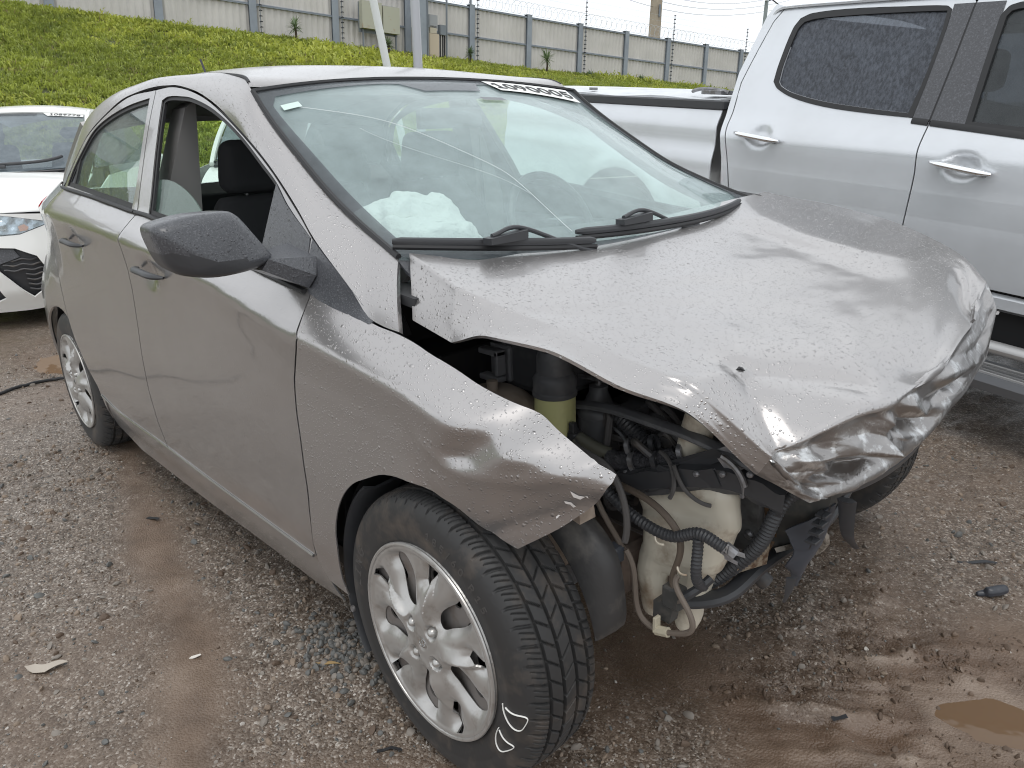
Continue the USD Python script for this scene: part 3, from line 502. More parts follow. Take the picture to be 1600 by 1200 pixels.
part('shaft', hull([uo + np.array([x, y, 0]) * s + UP * z for z, s in ((-.6, 1), (9.5, .8)) for x in (-.27, .27) for y in (-.27, .27)]), mat('weathered_concrete', (.34, .29, .22), rough=.85, noise=(1.5, (.26, .22, .17), .4, .7)), ut); part('number_plate', hull([uo + np.array([.285, 0, 0]) + np.array([x, y, 0]) + UP * z for x in (0, .02) for y in (-.10, .06) for z in (4.35, 5.0)]), DPANEL, ut)
lo_ = np.array([-20.0, 33.55, 2.0]); sl = thing('street_lamp', 'slender street lamp whose head just enters the picture above the cab', 'street lamp', loc=lo_)
part('pole', tube([lo_ - UP * 2.2, lo_ + UP * 4.25], .09, 8), mat('lamp_pole_grey', (.22, .25, .25), rough=.5), sl); part('head', [hull([lo_ + UP * 4.28 + fdir * a + fnrm * b + UP * z for a in (-.75, -.05) for b in (-.14, .14) for z in (0, .10)]), tube([lo_ + UP * 4.2, lo_ + UP * 4.35 + fdir * .4, lo_ + UP * 4.2 + fdir * 1.0], .03, 6)], BLACKP, sl)
pw = thing('power_line', 'thin overhead cables slanting across the white sky behind the fence', 'cable', loc=(-32, 30, 8))
for za, zb2 in ((12.4, 7.6), (11.6, 7.2), (13.4, 8.0)): part('strand', tube(spline([(-34, 20, za), (-31, 30, (za + zb2) / 2 - .25), (-30, 38.3, zb2 + .3), (-29, 52, zb2 + 1.0)], 40), .010, 4), RUBBER, pw)
gy = np.array([-27.5, 24.2, 3.4]); part('guy_wire', tube([gy, gy + [-.5, 2.6, 2.3]], .015, 5), RUBBER, label='diagonal guy wire above the fence left of the utility pole', cat='cable')
dp = np.array([-28.0, 22.6, 3.4]); part('thin_mast', tube([dp, dp + UP * 5], .06, 6), DPANEL, label='thin grey mast behind the fence at the left of the sky gap', cat='pole')

# a far tree whose crown shows over the fence
def leaf_crown(o, R, nl, seed, size):
    r = np.random.default_rng(seed); d = r.normal(size=(nl, 3)); d /= np.linalg.norm(d, axis=1, keepdims=True); rad = r.uniform(.35, 1, nl) ** .5 * (.7 + .6 * meshkit.fbm(d * 2.0, 3, seed)); c = o + d * rad[:, None] * R
    a = r.normal(size=(nl, 3)); a /= np.linalg.norm(a, axis=1, keepdims=True); b = np.cross(a, r.normal(size=(nl, 3))); b /= np.linalg.norm(b, axis=1, keepdims=True); s = size * r.uniform(.6, 1.4, nl)[:, None]
    V = np.stack([c - a * s, c + b * s * .5, c + a * s, c - b * s * .5], 1).reshape(-1, 3); i = np.arange(nl)[:, None] * 4; return trimesh.Trimesh(V, np.vstack([i + [0, 1, 2], i + [0, 2, 3]]), process=False)
FT = leafmat('far_tree_leaf', (.035, .055, .02), (.09, .115, .045), .2)
def far_tree(o, R, label, seed, nl=2600):
    o = np.array(o, float); t = thing('far_tree', label, 'tree', loc=o); part('trunk', tube([o, o + [0.1, 0, R[2] * .9], o + [0, .2, R[2] * 1.7]], [.22, .16, .08], 8), mat(f'far_bark_{seed}', (.09, .07, .055), rough=.9), t)
    part('crown', leaf_crown(o + [0, 0, R[2] * 1.7], np.array(R), nl, seed, .32), FT, t, smooth=False)
far_tree((-52, 75.0, 3.9), (2.6, 3.0, 1.65), 'distant tree crown just showing over the fence by the cab', 1)
far_tree((-52, 70.5, 3.9), (2.2, 2.4, 1.45), 'smaller distant tree crown right of the other', 2)
# ---------------------------------------------------------------- measured outlines (metres)
FRONT_DOOR = np.array([[-0.415, 0.929], [-0.364, 0.85], [-0.421, 0.751], [-0.429, 0.676], [-0.42, 0.603], [-0.407, 0.468], [-0.426, 0.307], [-0.609, 0.304], [-0.84, 0.3], [-1.112, 0.297], [-1.425, 0.297], [-1.462, 0.55], [-1.468, 0.8], [-1.472, 0.95], [-1.478, 1.04], [-1.513, 1.156], [-1.558, 1.287], [-1.587, 1.401], [-1.451, 1.402], [-1.299, 1.381], [-1.146, 1.343], [-0.949, 1.272], [-0.731, 1.18], [-0.55, 1.087], [-0.456, 1.032], [-0.453, 0.96]])
FRONT_WINDOW = np.array([[-1.506, 1.365], [-1.468, 1.374], [-1.381, 1.371], [-1.284, 1.361], [-1.111, 1.322], [-0.922, 1.256], [-0.766, 1.187], [-0.675, 1.145], [-0.598, 1.098], [-0.468, 1.034], [-0.453, 0.96], [-0.424, 0.937], [-0.572, 0.948], [-1.057, 1.011], [-1.386, 1.041], [-1.404, 1.103], [-1.454, 1.23]])
REAR_DOOR = np.array([[-1.425, 0.297], [-1.462, 0.55], [-1.468, 0.8], [-1.472, 0.95], [-1.478, 1.04], [-1.513, 1.156], [-1.558, 1.287], [-1.587, 1.401], [-1.845, 1.391], [-2.068, 1.331], [-2.204, 1.268], [-2.268, 1.201], [-2.331, 1.12], [-2.375, 1.089], [-2.395, 1.011], [-2.43, 0.931], [-2.462, 0.822], [-2.419, 0.753], [-2.383, 0.655], [-2.346, 0.543], [-2.268, 0.437], [-2.203, 0.369], [-2.141, 0.309], [-1.964, 0.286], [-1.811, 0.287], [-1.632, 0.292]])
REAR_WINDOW = np.array([[-1.624, 1.378], [-1.819, 1.363], [-2.009, 1.331], [-2.142, 1.287], [-2.223, 1.217], [-2.283, 1.149], [-2.311, 1.098], [-1.925, 1.074], [-1.531, 1.049], [-1.538, 1.118], [-1.58, 1.249]])
FENDER_SAIL = np.array([[-0.457, 1.028], [-0.319, 0.96], [-0.197, 0.897], [-0.417, 0.931], [-0.448, 0.96], [-0.454, 1.006]])
FENDER_EDGE = np.array([[-0.307, 0.254], [-0.314, 0.296], [-0.305, 0.361], [-0.296, 0.43], [-0.279, 0.482], [-0.25, 0.529], [-0.209, 0.569], [-0.158, 0.597], [-0.088, 0.628], [-0.004, 0.638], [0.088, 0.618], [0.154, 0.583], [0.213, 0.562], [0.294, 0.624], [0.33, 0.657], [0.36, 0.687], [0.398, 0.736], [0.4, 0.749], [0.364, 0.765], [0.356, 0.767], [0.295, 0.791], [0.221, 0.814], [0.134, 0.835], [0.062, 0.855], [-0.015, 0.873], [-0.103, 0.886], [-0.191, 0.895]])
WS_EDGE = np.array([[-0.233, -0.66, 1.004], [-0.292, -0.653, 1.023], [-0.402, -0.642, 1.061], [-0.521, -0.63, 1.109], [-0.674, -0.618, 1.192], [-0.838, -0.606, 1.291], [-0.925, -0.598, 1.356]])
SEAM_TOP = np.array([[-0.108, -0.757, 0.887], [-0.191, -0.759, 0.895], [-0.287, -0.745, 0.944], [-0.456, -0.725, 1.032], [-0.55, -0.706, 1.087], [-0.731, -0.674, 1.18], [-0.949, -0.643, 1.272], [-1.146, -0.619, 1.343], [-1.299, -0.607, 1.381], [-1.451, -0.603, 1.402], [-1.592, -0.604, 1.406], [-1.845, -0.613, 1.391], [-2.068, -0.643, 1.331], [-2.204, -0.672, 1.268], [-2.268, -0.702, 1.201], [-2.331, -0.736, 1.12], [-2.375, -0.742, 1.089]])
HOOD = np.array([[[-0.119, -0.715, 0.904], [-0.22, -0.64, 1.013], [-0.14, -0.505, 0.99], [-0.149, -0.288, 0.988], [-0.201, 0.075, 1.0], [-0.216, 0.381, 1.012], [-0.213, 0.542, 1.019], [-0.236, 0.743, 1.021]], [[0.011, -0.725, 0.885], [-0.026, -0.674, 0.971], [-0.016, -0.513, 0.969], [-0.025, -0.317, 0.971], [-0.053, 0.013, 0.978], [-0.075, 0.295, 0.983], [-0.05, 0.413, 0.989], [-0.159, 0.783, 1.002]], [[0.108, -0.72, 0.912], [0.078, -0.657, 0.947], [0.072, -0.497, 0.948], [0.071, -0.316, 0.948], [0.076, -0.016, 0.947], [0.072, 0.256, 0.948], [0.098, 0.368, 0.956], [-0.062, 0.843, 0.979]], [[0.224, -0.7, 0.907], [0.18, -0.628, 0.923], [0.177, -0.47, 0.923], [0.184, -0.294, 0.922], [0.213, -0.023, 0.915], [0.214, 0.248, 0.915], [0.222, 0.395, 0.927], [0.08, 0.864, 0.946]], [[0.356, -0.68, 0.871], [0.32, -0.615, 0.89], [0.309, -0.458, 0.892], [0.319, -0.29, 0.89], [0.362, -0.066, 0.88], [0.347, 0.23, 0.883], [0.32, 0.468, 0.902], [0.26, 0.76, 0.915]], [[0.441, -0.625, 0.835], [0.426, -0.597, 0.865], [0.444, -0.456, 0.861], [0.465, -0.318, 0.856], [0.513, -0.175, 0.844], [0.486, 0.117, 0.851], [0.403, 0.557, 0.87], [0.382, 0.68, 0.882]], [[0.518, -0.535, 0.722], [0.545, -0.542, 0.762], [0.572, -0.47, 0.779], [0.6, -0.368, 0.797], [0.615, -0.267, 0.795], [0.615, -0.09, 0.805], [0.56, 0.244, 0.817], [0.485, 0.54, 0.85]], [[0.555, -0.512, 0.7], [0.572, -0.515, 0.72], [0.592, -0.421, 0.716], [0.6, -0.286, 0.722], [0.612, -0.178, 0.722], [0.612, -0.006, 0.741], [0.565, 0.299, 0.76], [0.518, 0.5, 0.818]], [[0.575, -0.462, 0.664], [0.58, -0.418, 0.657], [0.59, -0.305, 0.641], [0.594, -0.177, 0.639], [0.598, -0.053, 0.655], [0.595, 0.107, 0.686], [0.55, 0.4, 0.702], [0.531, 0.49, 0.791]]])
T_FRAME = np.array([[0.949, 1.331], [0.94, 1.414], [0.939, 1.569], [0.96, 1.615], [1.015, 1.635], [1.217, 1.644], [1.497, 1.638], [1.667, 1.631], [1.696, 1.617], [1.709, 1.541], [1.722, 1.36], [1.723, 1.203], [1.525, 1.211], [1.284, 1.229], [1.098, 1.261], [0.988, 1.299]])
T_GLASS = np.array([[0.981, 1.331], [0.969, 1.413], [0.97, 1.564], [0.991, 1.597], [1.05, 1.609], [1.232, 1.615], [1.508, 1.615], [1.68, 1.611], [1.693, 1.542], [1.705, 1.359], [1.697, 1.219], [1.516, 1.23], [1.273, 1.251], [1.086, 1.283], [1.004, 1.312]])
T_SEAM = np.array([[1.783, 1.64], [1.797, 1.41], [1.8, 1.201], [1.804, 1.143], [1.818, 0.996], [1.815, 0.792]])
T_CABREAR = np.array([[0.846, 1.675], [0.803, 1.609], [0.782, 1.513], [0.747, 1.323], [0.773, 1.123], [0.831, 0.904]])
T_CABEND = np.array([[0.773, 1.69], [0.746, 1.638], [0.73, 1.518], [0.709, 1.369], [0.722, 1.203], [0.777, 0.955]])
T_FFRAME = np.array([[1.961, 1.621], [1.92, 1.618], [1.904, 1.599], [1.939, 1.194]])
T_FGLASS = np.array([[1.969, 1.602], [1.937, 1.597], [1.926, 1.578], [1.967, 1.206], [2.152, 1.193]])
# ================================================================ the silver hatchback
def bodyside(x, z):
    """Half width of the hatchback's body side at (x, z): sill, door skin, shoulder crease, belt line, greenhouse."""
    I = np.interp; x = np.asarray(x, float); z = np.asarray(z, float)
    zc = I(x, [-3.1, -2.4, -1.74, -1.18, -.785, -.437, -.17, 0, .2, .4], [.99, 1.01, .99, .957, .92, .86, .838, .82, .775, .73])
    zb = I(x, [-3.1, -2.33, -1.49, -1.05, -.416, -.18, 0, .4], [1.10, 1.09, 1.041, 1.003, .929, .898, .885, .80])
    wc = I(x, [-3.1, -3.0, -2.9, -2.8, -2.7, -2.6, -2.5, -2.2, -1.3, -.4, 0, .1, .2, .3, .4], [.66, .745, .795, .825, .836, .836, .832, .832, .838, .84, .84, .838, .82, .79, .755])
    wb = I(x, [-3.1, -2.9, -2.6, -2.33, -1.49, -.4, 0, .4], [.54, .62, .70, .748, .765, .765, .74, .67])
    k = np.clip((z - .62) / .30, 0, 1); k = k * k * (3 - 2 * k); wc = wc - k * I(x, [-3.1, -3.0, -2.9, -2.8, -2.7, -2.6, -2.5, -2.4, -2.3], [.04, .05, .065, .068, .056, .036, .016, .006, 0])
    t = (zc - z) / (zc - .16)
    low = wc - I(t, [0, .05, .12, .2, .32, .45, .6, .72, .82, .9, 1.0], [0, .006, .012, .013, .009, .003, .0, .004, .014, .024, .05])
    s = np.clip((z - zc) / (zb - zc), 0, 1); sh = wc + (wb - wc) * (s * .85 + .15 * s * s); h = np.maximum(z - zb, 0)
    return np.where(z < zc, low, np.where(z < zb, sh, wb - .40 * h - .12 * h * h))
def soft_side(x, z):
    """The same, with every crease rounded as pressed steel is."""
    o = [(-.012, -.007), (.012, -.007), (-.012, .007), (.012, .007), (0, 0)]
    return sum(bodyside(np.asarray(x) + a, np.asarray(z) + b) for a, b in o) / 5
def dent(x, z, cx, cz, rx, rz, a, ang=0.0):
    c, s = math.cos(ang), math.sin(ang); u, v = x - cx, z - cz
    return a * np.exp(-((c * u + s * v) / rx) ** 2 - ((c * v - s * u) / rz) ** 2)
def handle_recess(x, z, cx, cz): return dent(x, z, cx, cz, .05, .034, -.022)
def side_lift(side, extra=None, off=0.0):
    def f(x, z):
        w = soft_side(x, z) + off
        for k in range(2): w = w + handle_recess(x, z, (-1.27, -2.05)[k], (.885, .905)[k])
        if extra is not None: w = w + extra(x, z)
        return np.stack([x, side * w, z], 1)
    return f
def fender_damage(x, z):
    zc = np.interp(x, [-.06, .0, .03, .09, .14, .19, .26, .33, .40], [.83, .775, .735, .705, .700, .702, .713, .738, .775])      # the fold that runs down and forward
    k = zc - z; t = ss(x, -.02, .09); q = .5 * (k + np.sqrt(k * k + .006 ** 2))
    d = -t * .30 * np.minimum(q, .16) + t * .004 * np.exp(-(k / .012) ** 2)
    d += dent(x, z, .185, .765, .085, .026, -.024, .56) + dent(x, z, .125, .722, .035, .010, -.010, .15) + dent(x, z, .245, .75, .05, .016, .008, .45)
    d += dent(x, z, .06, .655, .018, .06, .007, .30) - t * .010 * np.exp(-np.abs((z - .60) - .55 * (x - .20)) / .016) * ss(x, .12, .2)
    f = meshkit.fbm(np.stack([x * 7, z * 7, 0 * x], 1), 2, 5) - .5
    return d + .007 * f * ss(x, .0, .25)
hb = thing('hatchback_car', 'crashed silver beige hatchback with crumpled hood and missing front bumper', 'car', loc=(-1.25, 0, 0))
front_door, rear_door = P2(FRONT_DOOR), P2(REAR_DOOR)
front_win, rear_win = Polygon(smooth_ring(FRONT_WINDOW, 5, 50)), Polygon(smooth_ring(REAR_WINDOW, 5, 50))
sill_y = .285
for side in (-1, 1):
    out = (0, side, 0); near = side < 0
    # doors with their window frames
    fd = part('front_door', sheet(front_door.buffer(-.0025).difference(front_win), side_lift(side), .022, .004, out, .014), PAINT_SIDE, hb)
    rd = part('rear_door', sheet(rear_door.buffer(-.0025).difference(rear_win), side_lift(side), .024, .004, out, .014), PAINT_SIDE, hb)
    # dark gap backing, so that the shut lines read dark
    part('door_frame', sheet(shapely.union_all([front_door, rear_door]).buffer(.012).difference(front_win.buffer(.016)).difference(rear_win.buffer(.016)), side_lift(side, off=-.018), .05, .003, out, .03), RUBBER, hb)
    part('window_seal', sheet(front_win.buffer(.006).difference(front_win.buffer(-.012)), side_lift(side, off=-.006), .012, .008, out), RUBBER, fd)
    part('window_seal', sheet(rear_win.buffer(.006).difference(rear_win.buffer(-.014)), side_lift(side, off=-.006), .012, .008, out), RUBBER, rd)
    # belt mouldings
    for nm, pr, xs, zs in (('belt_moulding', fd, (-1.474, -.43), (1.0425, .931)), ('belt_moulding', rd, (-2.372, -1.482), (1.094, 1.0435))):
        xq = np.linspace(xs[0], xs[1], 30); zq = np.interp(xq, [-2.376, -1.923, -1.53, -1.386, -1.057, -.572, -.415], [1.089, 1.067, 1.043, 1.036, 1.005, .943, .925])
        pq = np.stack([xq, side * (soft_side(xq, zq) + .003), zq + .004], 1)
        part(nm, tube(pq, .009, 8, flat=.6), RUBBER, pr)
    # glass
    rw = Polygon(REAR_WINDOW).buffer(.012); q = rw.intersection(shapely.box(-2.4, 1.0, -2.245, 1.30)); gl = rw.difference(shapely.box(-2.5, .9, -2.235, 1.4))
    part('window_glass', sheet(gl, side_lift(side, off=-.012), .05, .004, out), GLASSS, rd)
    part('window_trim', sheet(q, side_lift(side, off=-.010), .04, .004, out), BLACKW, rd, label='black plastic triangle behind the rear side window')
    part('glass_channel', sheet(shapely.box(-2.25, 1.07, -2.23, 1.23).intersection(rw), side_lift(side, off=-.006), .02, .01, out), RUBBER, rd)
    if near:
        g = Polygon([(-1.41, 1.02), (-1.40, 1.10), (-1.397, 1.137), (-1.33, 1.137), (-1.25, 1.125), (-1.15, 1.098), (-1.06, 1.06), (-1.0, 1.025), (-.98, .99)])
        part('window_glass', sheet(P2(np.array(g.exterior.coords)[:-1]), side_lift(side, off=-.016), .03, .004, out), GLASSO, fd, label='jagged lower remnant of the broken front window')
    else:
        part('window_glass', sheet(front_win.buffer(.012), side_lift(side, off=-.012), .05, .004, out), GLASSS, fd)
    # door handles
    for pr, cx, cz in ((fd, -1.235, .893), (rd, -2.03, .914)):
        w = float(soft_side(cx, cz)); s = np.linspace(-.105, .105, 15)
        pq = np.stack([cx + s, side * (w + .004 + .026 * (1 - (s / .105) ** 4)), cz - .04 * s * .9 + .004 * (1 - (s / .105) ** 2)], 1)
        part('door_handle', tube(pq, .013 * np.sqrt(np.clip(1.06 - (s / .108) ** 4, .15, 1)), 12, flat=.7), BLACKP if near else PAINT_SIDE, pr)
    # fender, with the window-line triangle on it
    fp = np.vstack([FENDER_EDGE, [[-.3, .92], [-.4125, .9265], [-.3605, .85], [-.4175, .751], [-.4255, .676], [-.4165, .603], [-.4035, .468], [-.4225, .307], [-.39, .255]]])
    part('fender', sheet(Polygon(smooth_ring(fp, 4, 40)).buffer(0), side_lift(side, fender_damage if near else None), .012 if near else .03, .003, out, .01 if near else .03), PAINT, hb, label='crumpled front fender buckled over the wheel' if near else None)
    part('sail_trim', sheet(P2(FENDER_SAIL).buffer(.004), side_lift(side, off=.001), .02, .006, out), BLACKW, hb, label='black triangle trim at the foot of the windshield pillar')
    # sill
    sp = Polygon([(-2.13, .285), (-1.9, .279), (-1.6, .285), (-1.0, .292), (-.43, .299), (-.40, .25), (-.37, .2), (-.5, .178), (-1.2, .15), (-1.9, .135), (-2.16, .165), (-2.17, .22)])
    part('sill', sheet(sp.union(shapely.box(-1.95, .27, -.43, .318)), side_lift(side, off=-.0045), .03, .004, out), PAINT_SIDE, hb)
    bx = np.array([-2.15, -2.06, -1.96, -1.81, -1.63, -1.42, -1.11, -.84, -.61, -.44]); bz = np.array([.306, .294, .284, .285, .290, .295, .295, .298, .302, .305])
    part('door_edge_bead', tube(np.stack([bx, side * (soft_side(bx, bz) + .001), bz], 1), .0042, 6, n=60), PAINT_SIDE, hb)  # added bead that imitates the bright edge highlight under the doors
    # quarter panel with the wheel arch
    th = np.radians(np.linspace(8, 178, 22)); arch = np.stack([-2.5 + .335 * np.cos(th), .285 + .335 * np.sin(th)], 1)
    qp = np.vstack([[[-2.13, .29], [-2.16, .20]], arch, [[-2.86, .27], [-3.06, .30], [-3.09, .55], [-3.085, .80], [-3.05, 1.0], [-2.98, 1.09], [-2.7, 1.09], [-2.3785, 1.0905], [-2.3985, 1.011], [-2.4335, .931], [-2.4655, .822], [-2.4225, .753], [-2.3865, .655], [-2.35, .543], [-2.2715, .437], [-2.2065, .369], [-2.1445, .309]]])
    tl = Polygon([(-3.09, .89), (-2.95, .895), (-2.86, .975), (-2.85, 1.02), (-3.06, 1.05)])
    qpoly = Polygon(qp).buffer(0)
    part('quarter_panel', sheet(qpoly.difference(tl), side_lift(side), .025, .004, out, .016), PAINT_SIDE, hb)
    part('tail_light', sheet(tl.buffer(-.003), side_lift(side, off=.008), .025, .03, out), REDL, hb)
    part('arch_lip', tube(np.stack([-2.5 + .333 * np.cos(th), side * (soft_side(-2.5 + .333 * np.cos(th), .285 + .333 * np.sin(th)) - .008), .285 + .333 * np.sin(th)], 1), .008, 6), PAINT_SIDE, hb)
    # pillar and roof rail: from the door seam up and over to the windshield edge and the roof ditch
    S = SEAM_TOP; k = 60
    inner = np.vstack([WS_EDGE, [[-.965, -.588, 1.378], [-1.04, -.572, 1.402], [-1.3, -.552, 1.430], [-1.6, -.544, 1.438], [-2.0, -.54, 1.428], [-2.35, -.535, 1.395], [-2.62, -.53, 1.335], [-2.78, -.545, 1.22], [-2.92, -.565, 1.09]]])
    outer = np.vstack([S[:1] + [0, 0, 0], S[1:]])
    def along(c, n, t): 
        d = np.r_[0, np.cumsum(np.linalg.norm(np.diff(c, axis=0), axis=1))]; return PchipInterpolator(t if t is not None else d / d[-1], c, axis=0)(np.linspace(0, 1, n))
    # parameters chosen so that matching stations face each other
    to = np.interp(outer[:, 0][::-1], [-2.376, -2.2, -1.845, -1.45, -1.0, -.55, -.108], [1, .86, .66, .50, .36, .2, 0])[::-1]; to[0] = 0; to[-1] = 1; to = np.maximum.accumulate(to + np.arange(len(to)) * 1e-6); to = (to - to[0]) / (to[-1] - to[0])
    ti = np.interp(inner[:, 0][::-1], [-2.93, -2.62, -2.0, -1.6, -1.0, -.55, -.233], [1, .84, .66, .52, .36, .2, 0])[::-1]; ti[0] = 0; ti[-1] = 1
    A, B = along(outer, 90, to), along(inner, 90, ti)
    A = A + np.array([0, .001, .004]); A[:, 1] += .0
    mid = (A + B) / 2; d = B - A; tang = np.gradient(mid, axis=0); nn = np.cross(tang, d); nn /= np.linalg.norm(nn, axis=1, keepdims=True); nn *= np.sign((nn @ np.array([0, -1, .6])))[:, None]
    bul = .22 * np.linalg.norm(d, axis=1)[:, None] * np.clip(np.linspace(-.0, 3, 90), .25, 1)[:, None] * np.interp(np.arange(90), [0, 50, 70, 89], [1, 1, .5, .3])[:, None]
    ctl = mid + nn * bul
    uu = np.linspace(0, 1, 12)[:, None, None]
    G = (1 - uu) ** 2 * A + 2 * uu * (1 - uu) * ctl + uu ** 2 * B
    if not near: G = G * [1, -1, 1]
    part('windshield_pillar', shell(G.reshape(-1, 3), grid_faces(12, 90), .012, (0, side * .8, .6)), PAINT, hb, label='windshield pillar running back into the roof rail')
    # C pillar skin between roof rail, quarter panel and hatch
    c = np.array([[-2.376, -.745, 1.093], [-2.33, -.735, 1.12], [-2.268, -.703, 1.201], [-2.204, -.673, 1.268]])
    e = np.array([[-2.96, -.575, 1.092], [-2.91, -.572, 1.12], [-2.79, -.552, 1.22], [-2.68, -.535, 1.30]])
    cc, ee = along(c, 12, None), along(e, 12, None); w_ = np.linspace(0, 1, 12)[None, :, None]
    pat = (1 - w_) * cc[:, None] + w_ * ee[:, None]; pat[..., 1] -= .012 * 4 * w_[..., 0] * (1 - w_[..., 0]) * .8
    part('rear_pillar', shell((pat * [1, -side, 1]).reshape(-1, 3), grid_faces(12, 12), .01, out), PAINT_SIDE, hb)
    part('pillar_trim', hull([(x, side * y, z) for x in (-1.565, -1.455) for y, z in ((.715, .35), (.64, .35), (.715, .98), (.64, .98), (.575, 1.34), (.54, 1.36))]), TRIM, hb)
# roof
xr = np.array([-.96, -1.0, -1.15, -1.35, -1.6, -2.0, -2.35, -2.6, -2.68]); zcn = np.array([1.372, 1.392, 1.432, 1.463, 1.476, 1.470, 1.44, 1.395, 1.37])
yd = np.array([.590, .578, .561, .546, .541, .538, .538, .542, .55]); zd = np.array([1.372, 1.398, 1.418, 1.432, 1.437, 1.427, 1.394, 1.338, 1.31])
s_ = np.linspace(-1, 1, 41); xx_ = PchipInterpolator(np.arange(9), xr)(np.linspace(0, 8, 50)); f_ = lambda v: PchipInterpolator(np.arange(9), v)(np.linspace(0, 8, 50))
cz_, yz_, dz_ = f_(zcn), f_(yd), f_(zd)
front_bow = .045 * (1 - np.abs(s_) ** 2) * np.exp(-np.linspace(0, 8, 50) / .8)[:, None]
R_ = np.stack([xx_[:, None] - front_bow + .0 * s_, yz_[:, None] * s_, dz_[:, None] + (cz_ - dz_)[:, None] * (1 - np.abs(s_) ** 2.6)], -1)
part('roof', shell(R_.reshape(-1, 3), grid_faces(50, 41), .012, (0, 0, 1)), PAINT, hb)
for side in (-1, 1): part('roof_ditch_moulding', tube(np.stack([xx_[3:], side * (yz_ - .002)[3:], dz_[3:] - .003], 1), .005, 6), RUBBER, hb)
part('antenna', [tube([(-2.30, -.13, 1.44), (-2.36, -.135, 1.56)], .005, 6), lathe([(0, .03), (.012, .026), (.02, 0)], (-2.29, -.13, 1.44))], BLACKP, hb)
# windshield
def ws(s, t, off=0.0):
    """s across (-1 near side, 1 far side), t up (0 cowl, 1 roof)."""
    s, t = np.asarray(s, float), np.asarray(t, float); e = WS_EDGE; d = np.r_[0, np.cumsum(np.linalg.norm(np.diff(e, axis=0), axis=1))]; d /= d[-1]
    ed = PchipInterpolator(d, e, axis=0)(np.clip(t, -.2, 1.2), extrapolate=True); c0 = np.array([-.075, 0, .965]); c1 = np.array([-1.0, 0, 1.395])
    c = c0 + (c1 - c0) * t[..., None]; c[..., 0] += .02 * 4 * t * (1 - t) ; c[..., 2] += .035 * 4 * t * (1 - t)
    w = (np.abs(s) ** 2.2)[..., None]; P = c * (1 - w) + ed * [1, 0, 1] * w; P[..., 1] = -ed[..., 1] * s
    return P + np.asarray(off, float)[..., None] * np.array([.42, 0, .9])
sg, tg = np.meshgrid(np.linspace(-1, 1, 61), np.linspace(0, 1, 41)); WSF = grid_faces(41, 61)
wsh = part('windshield', shell(ws(sg, tg).reshape(-1, 3), WSF, .005, (.4, 0, .9)), GLASSW, hb, label='cracked rain-covered windshield')
ws_lift = lambda off: (lambda a, b: ws(a, b, off))
frame2 = shapely.box(-1, 0, 1, 1)
bandp = frame2.difference(Polygon(smooth_ring([(-.945, .10), (-.945, .5), (-.95, .91), (-.91, .955), (-.3, .955), (-.22, .945), (-.15, .87), (.20, .87), (.27, .945), (.35, .955), (.91, .955), (.95, .91), (.945, .5), (.945, .10), (.89, .05), (0, .035), (-.89, .05)], 4)))
part('dark_border', sheet(bandp, ws_lift(.003), .035, 0, (.4, 0, .9), .03), FRIT, wsh)
def edge_strip(s0, s1, t0, t1): return np.stack([np.linspace(s0, s1, 50), np.linspace(t0, t1, 50)], 1)
for a in ((-1, -1, 0, 1), (1, 1, 0, 1), (-1, 1, 1.0, 1.0)):
    q = edge_strip(*a); part('windshield_seal', tube(ws(q[:, 0], q[:, 1], .004), .007, 6), RUBBER, wsh)
def ws_find(px, py, pz):
    P = ws(sg, tg); i = np.argmin(((P - [px, py, pz]) ** 2).sum(-1)); return float(sg.ravel()[i]), float(tg.ravel()[i])
stk = Polygon([(.36, .985), (.93, .985), (.93, .885), (.36, .885)])
part('auction_sheet', sheet(stk, ws_lift(.006), .04, 0, (.4, 0, .9)), PAPER, wsh, label='white paper sheet printed 1090005 on the windshield corner')
def flat_text(txt, h, place, bold=True):
    m = meshkit.text_mesh(txt, h, .0004, bold); b = m.bounds; v = np.array(m.vertices); v[:, :2] -= (b[0] + b[1])[:2] / 2
    return trimesh.Trimesh(place(v), m.faces, process=False)
part('sheet_number', flat_text('1090005', .052, lambda v: ws(.645 + v[:, 0] * 1.72, .935 + v[:, 1] * 1.0, .0075 + v[:, 2])), INK, wsh)
part('inspection_sticker', sheet(Polygon([(-.92, .90), (-.83, .90), (-.83, .87), (-.92, .87)]), ws_lift(.005), .03, 0, (.4, 0, .9)), mat('pale_green_sticker', (.55, .68, .62)), wsh)
part('mirror_label', sheet(Polygon([(.09, .80), (.24, .80), (.24, .775), (.09, .775)]), ws_lift(.005), .03, 0, (.4, 0, .9)), mat('grey_label', (.16, .17, .18)), wsh)
ck = np.array([(-.86, .88), (-.72, .80), (-.58, .70), (-.5, .60), (-.44, .50), (-.38, .40), (-.36, .36), (-.35, .32), (-.352, .20), (-.35, .08)])
part('crack', tube(ws(ck[:, 0], ck[:, 1], .004), .0008, 5, n=60), CRACK, wsh)
ck = np.array([(-.70, .68), (-.60, .52), (-.48, .40), (-.40, .32), (-.355, .24)])
part('crack', tube(ws(ck[:, 0], ck[:, 1], .004), .0004, 5, n=40), CRACK, wsh)
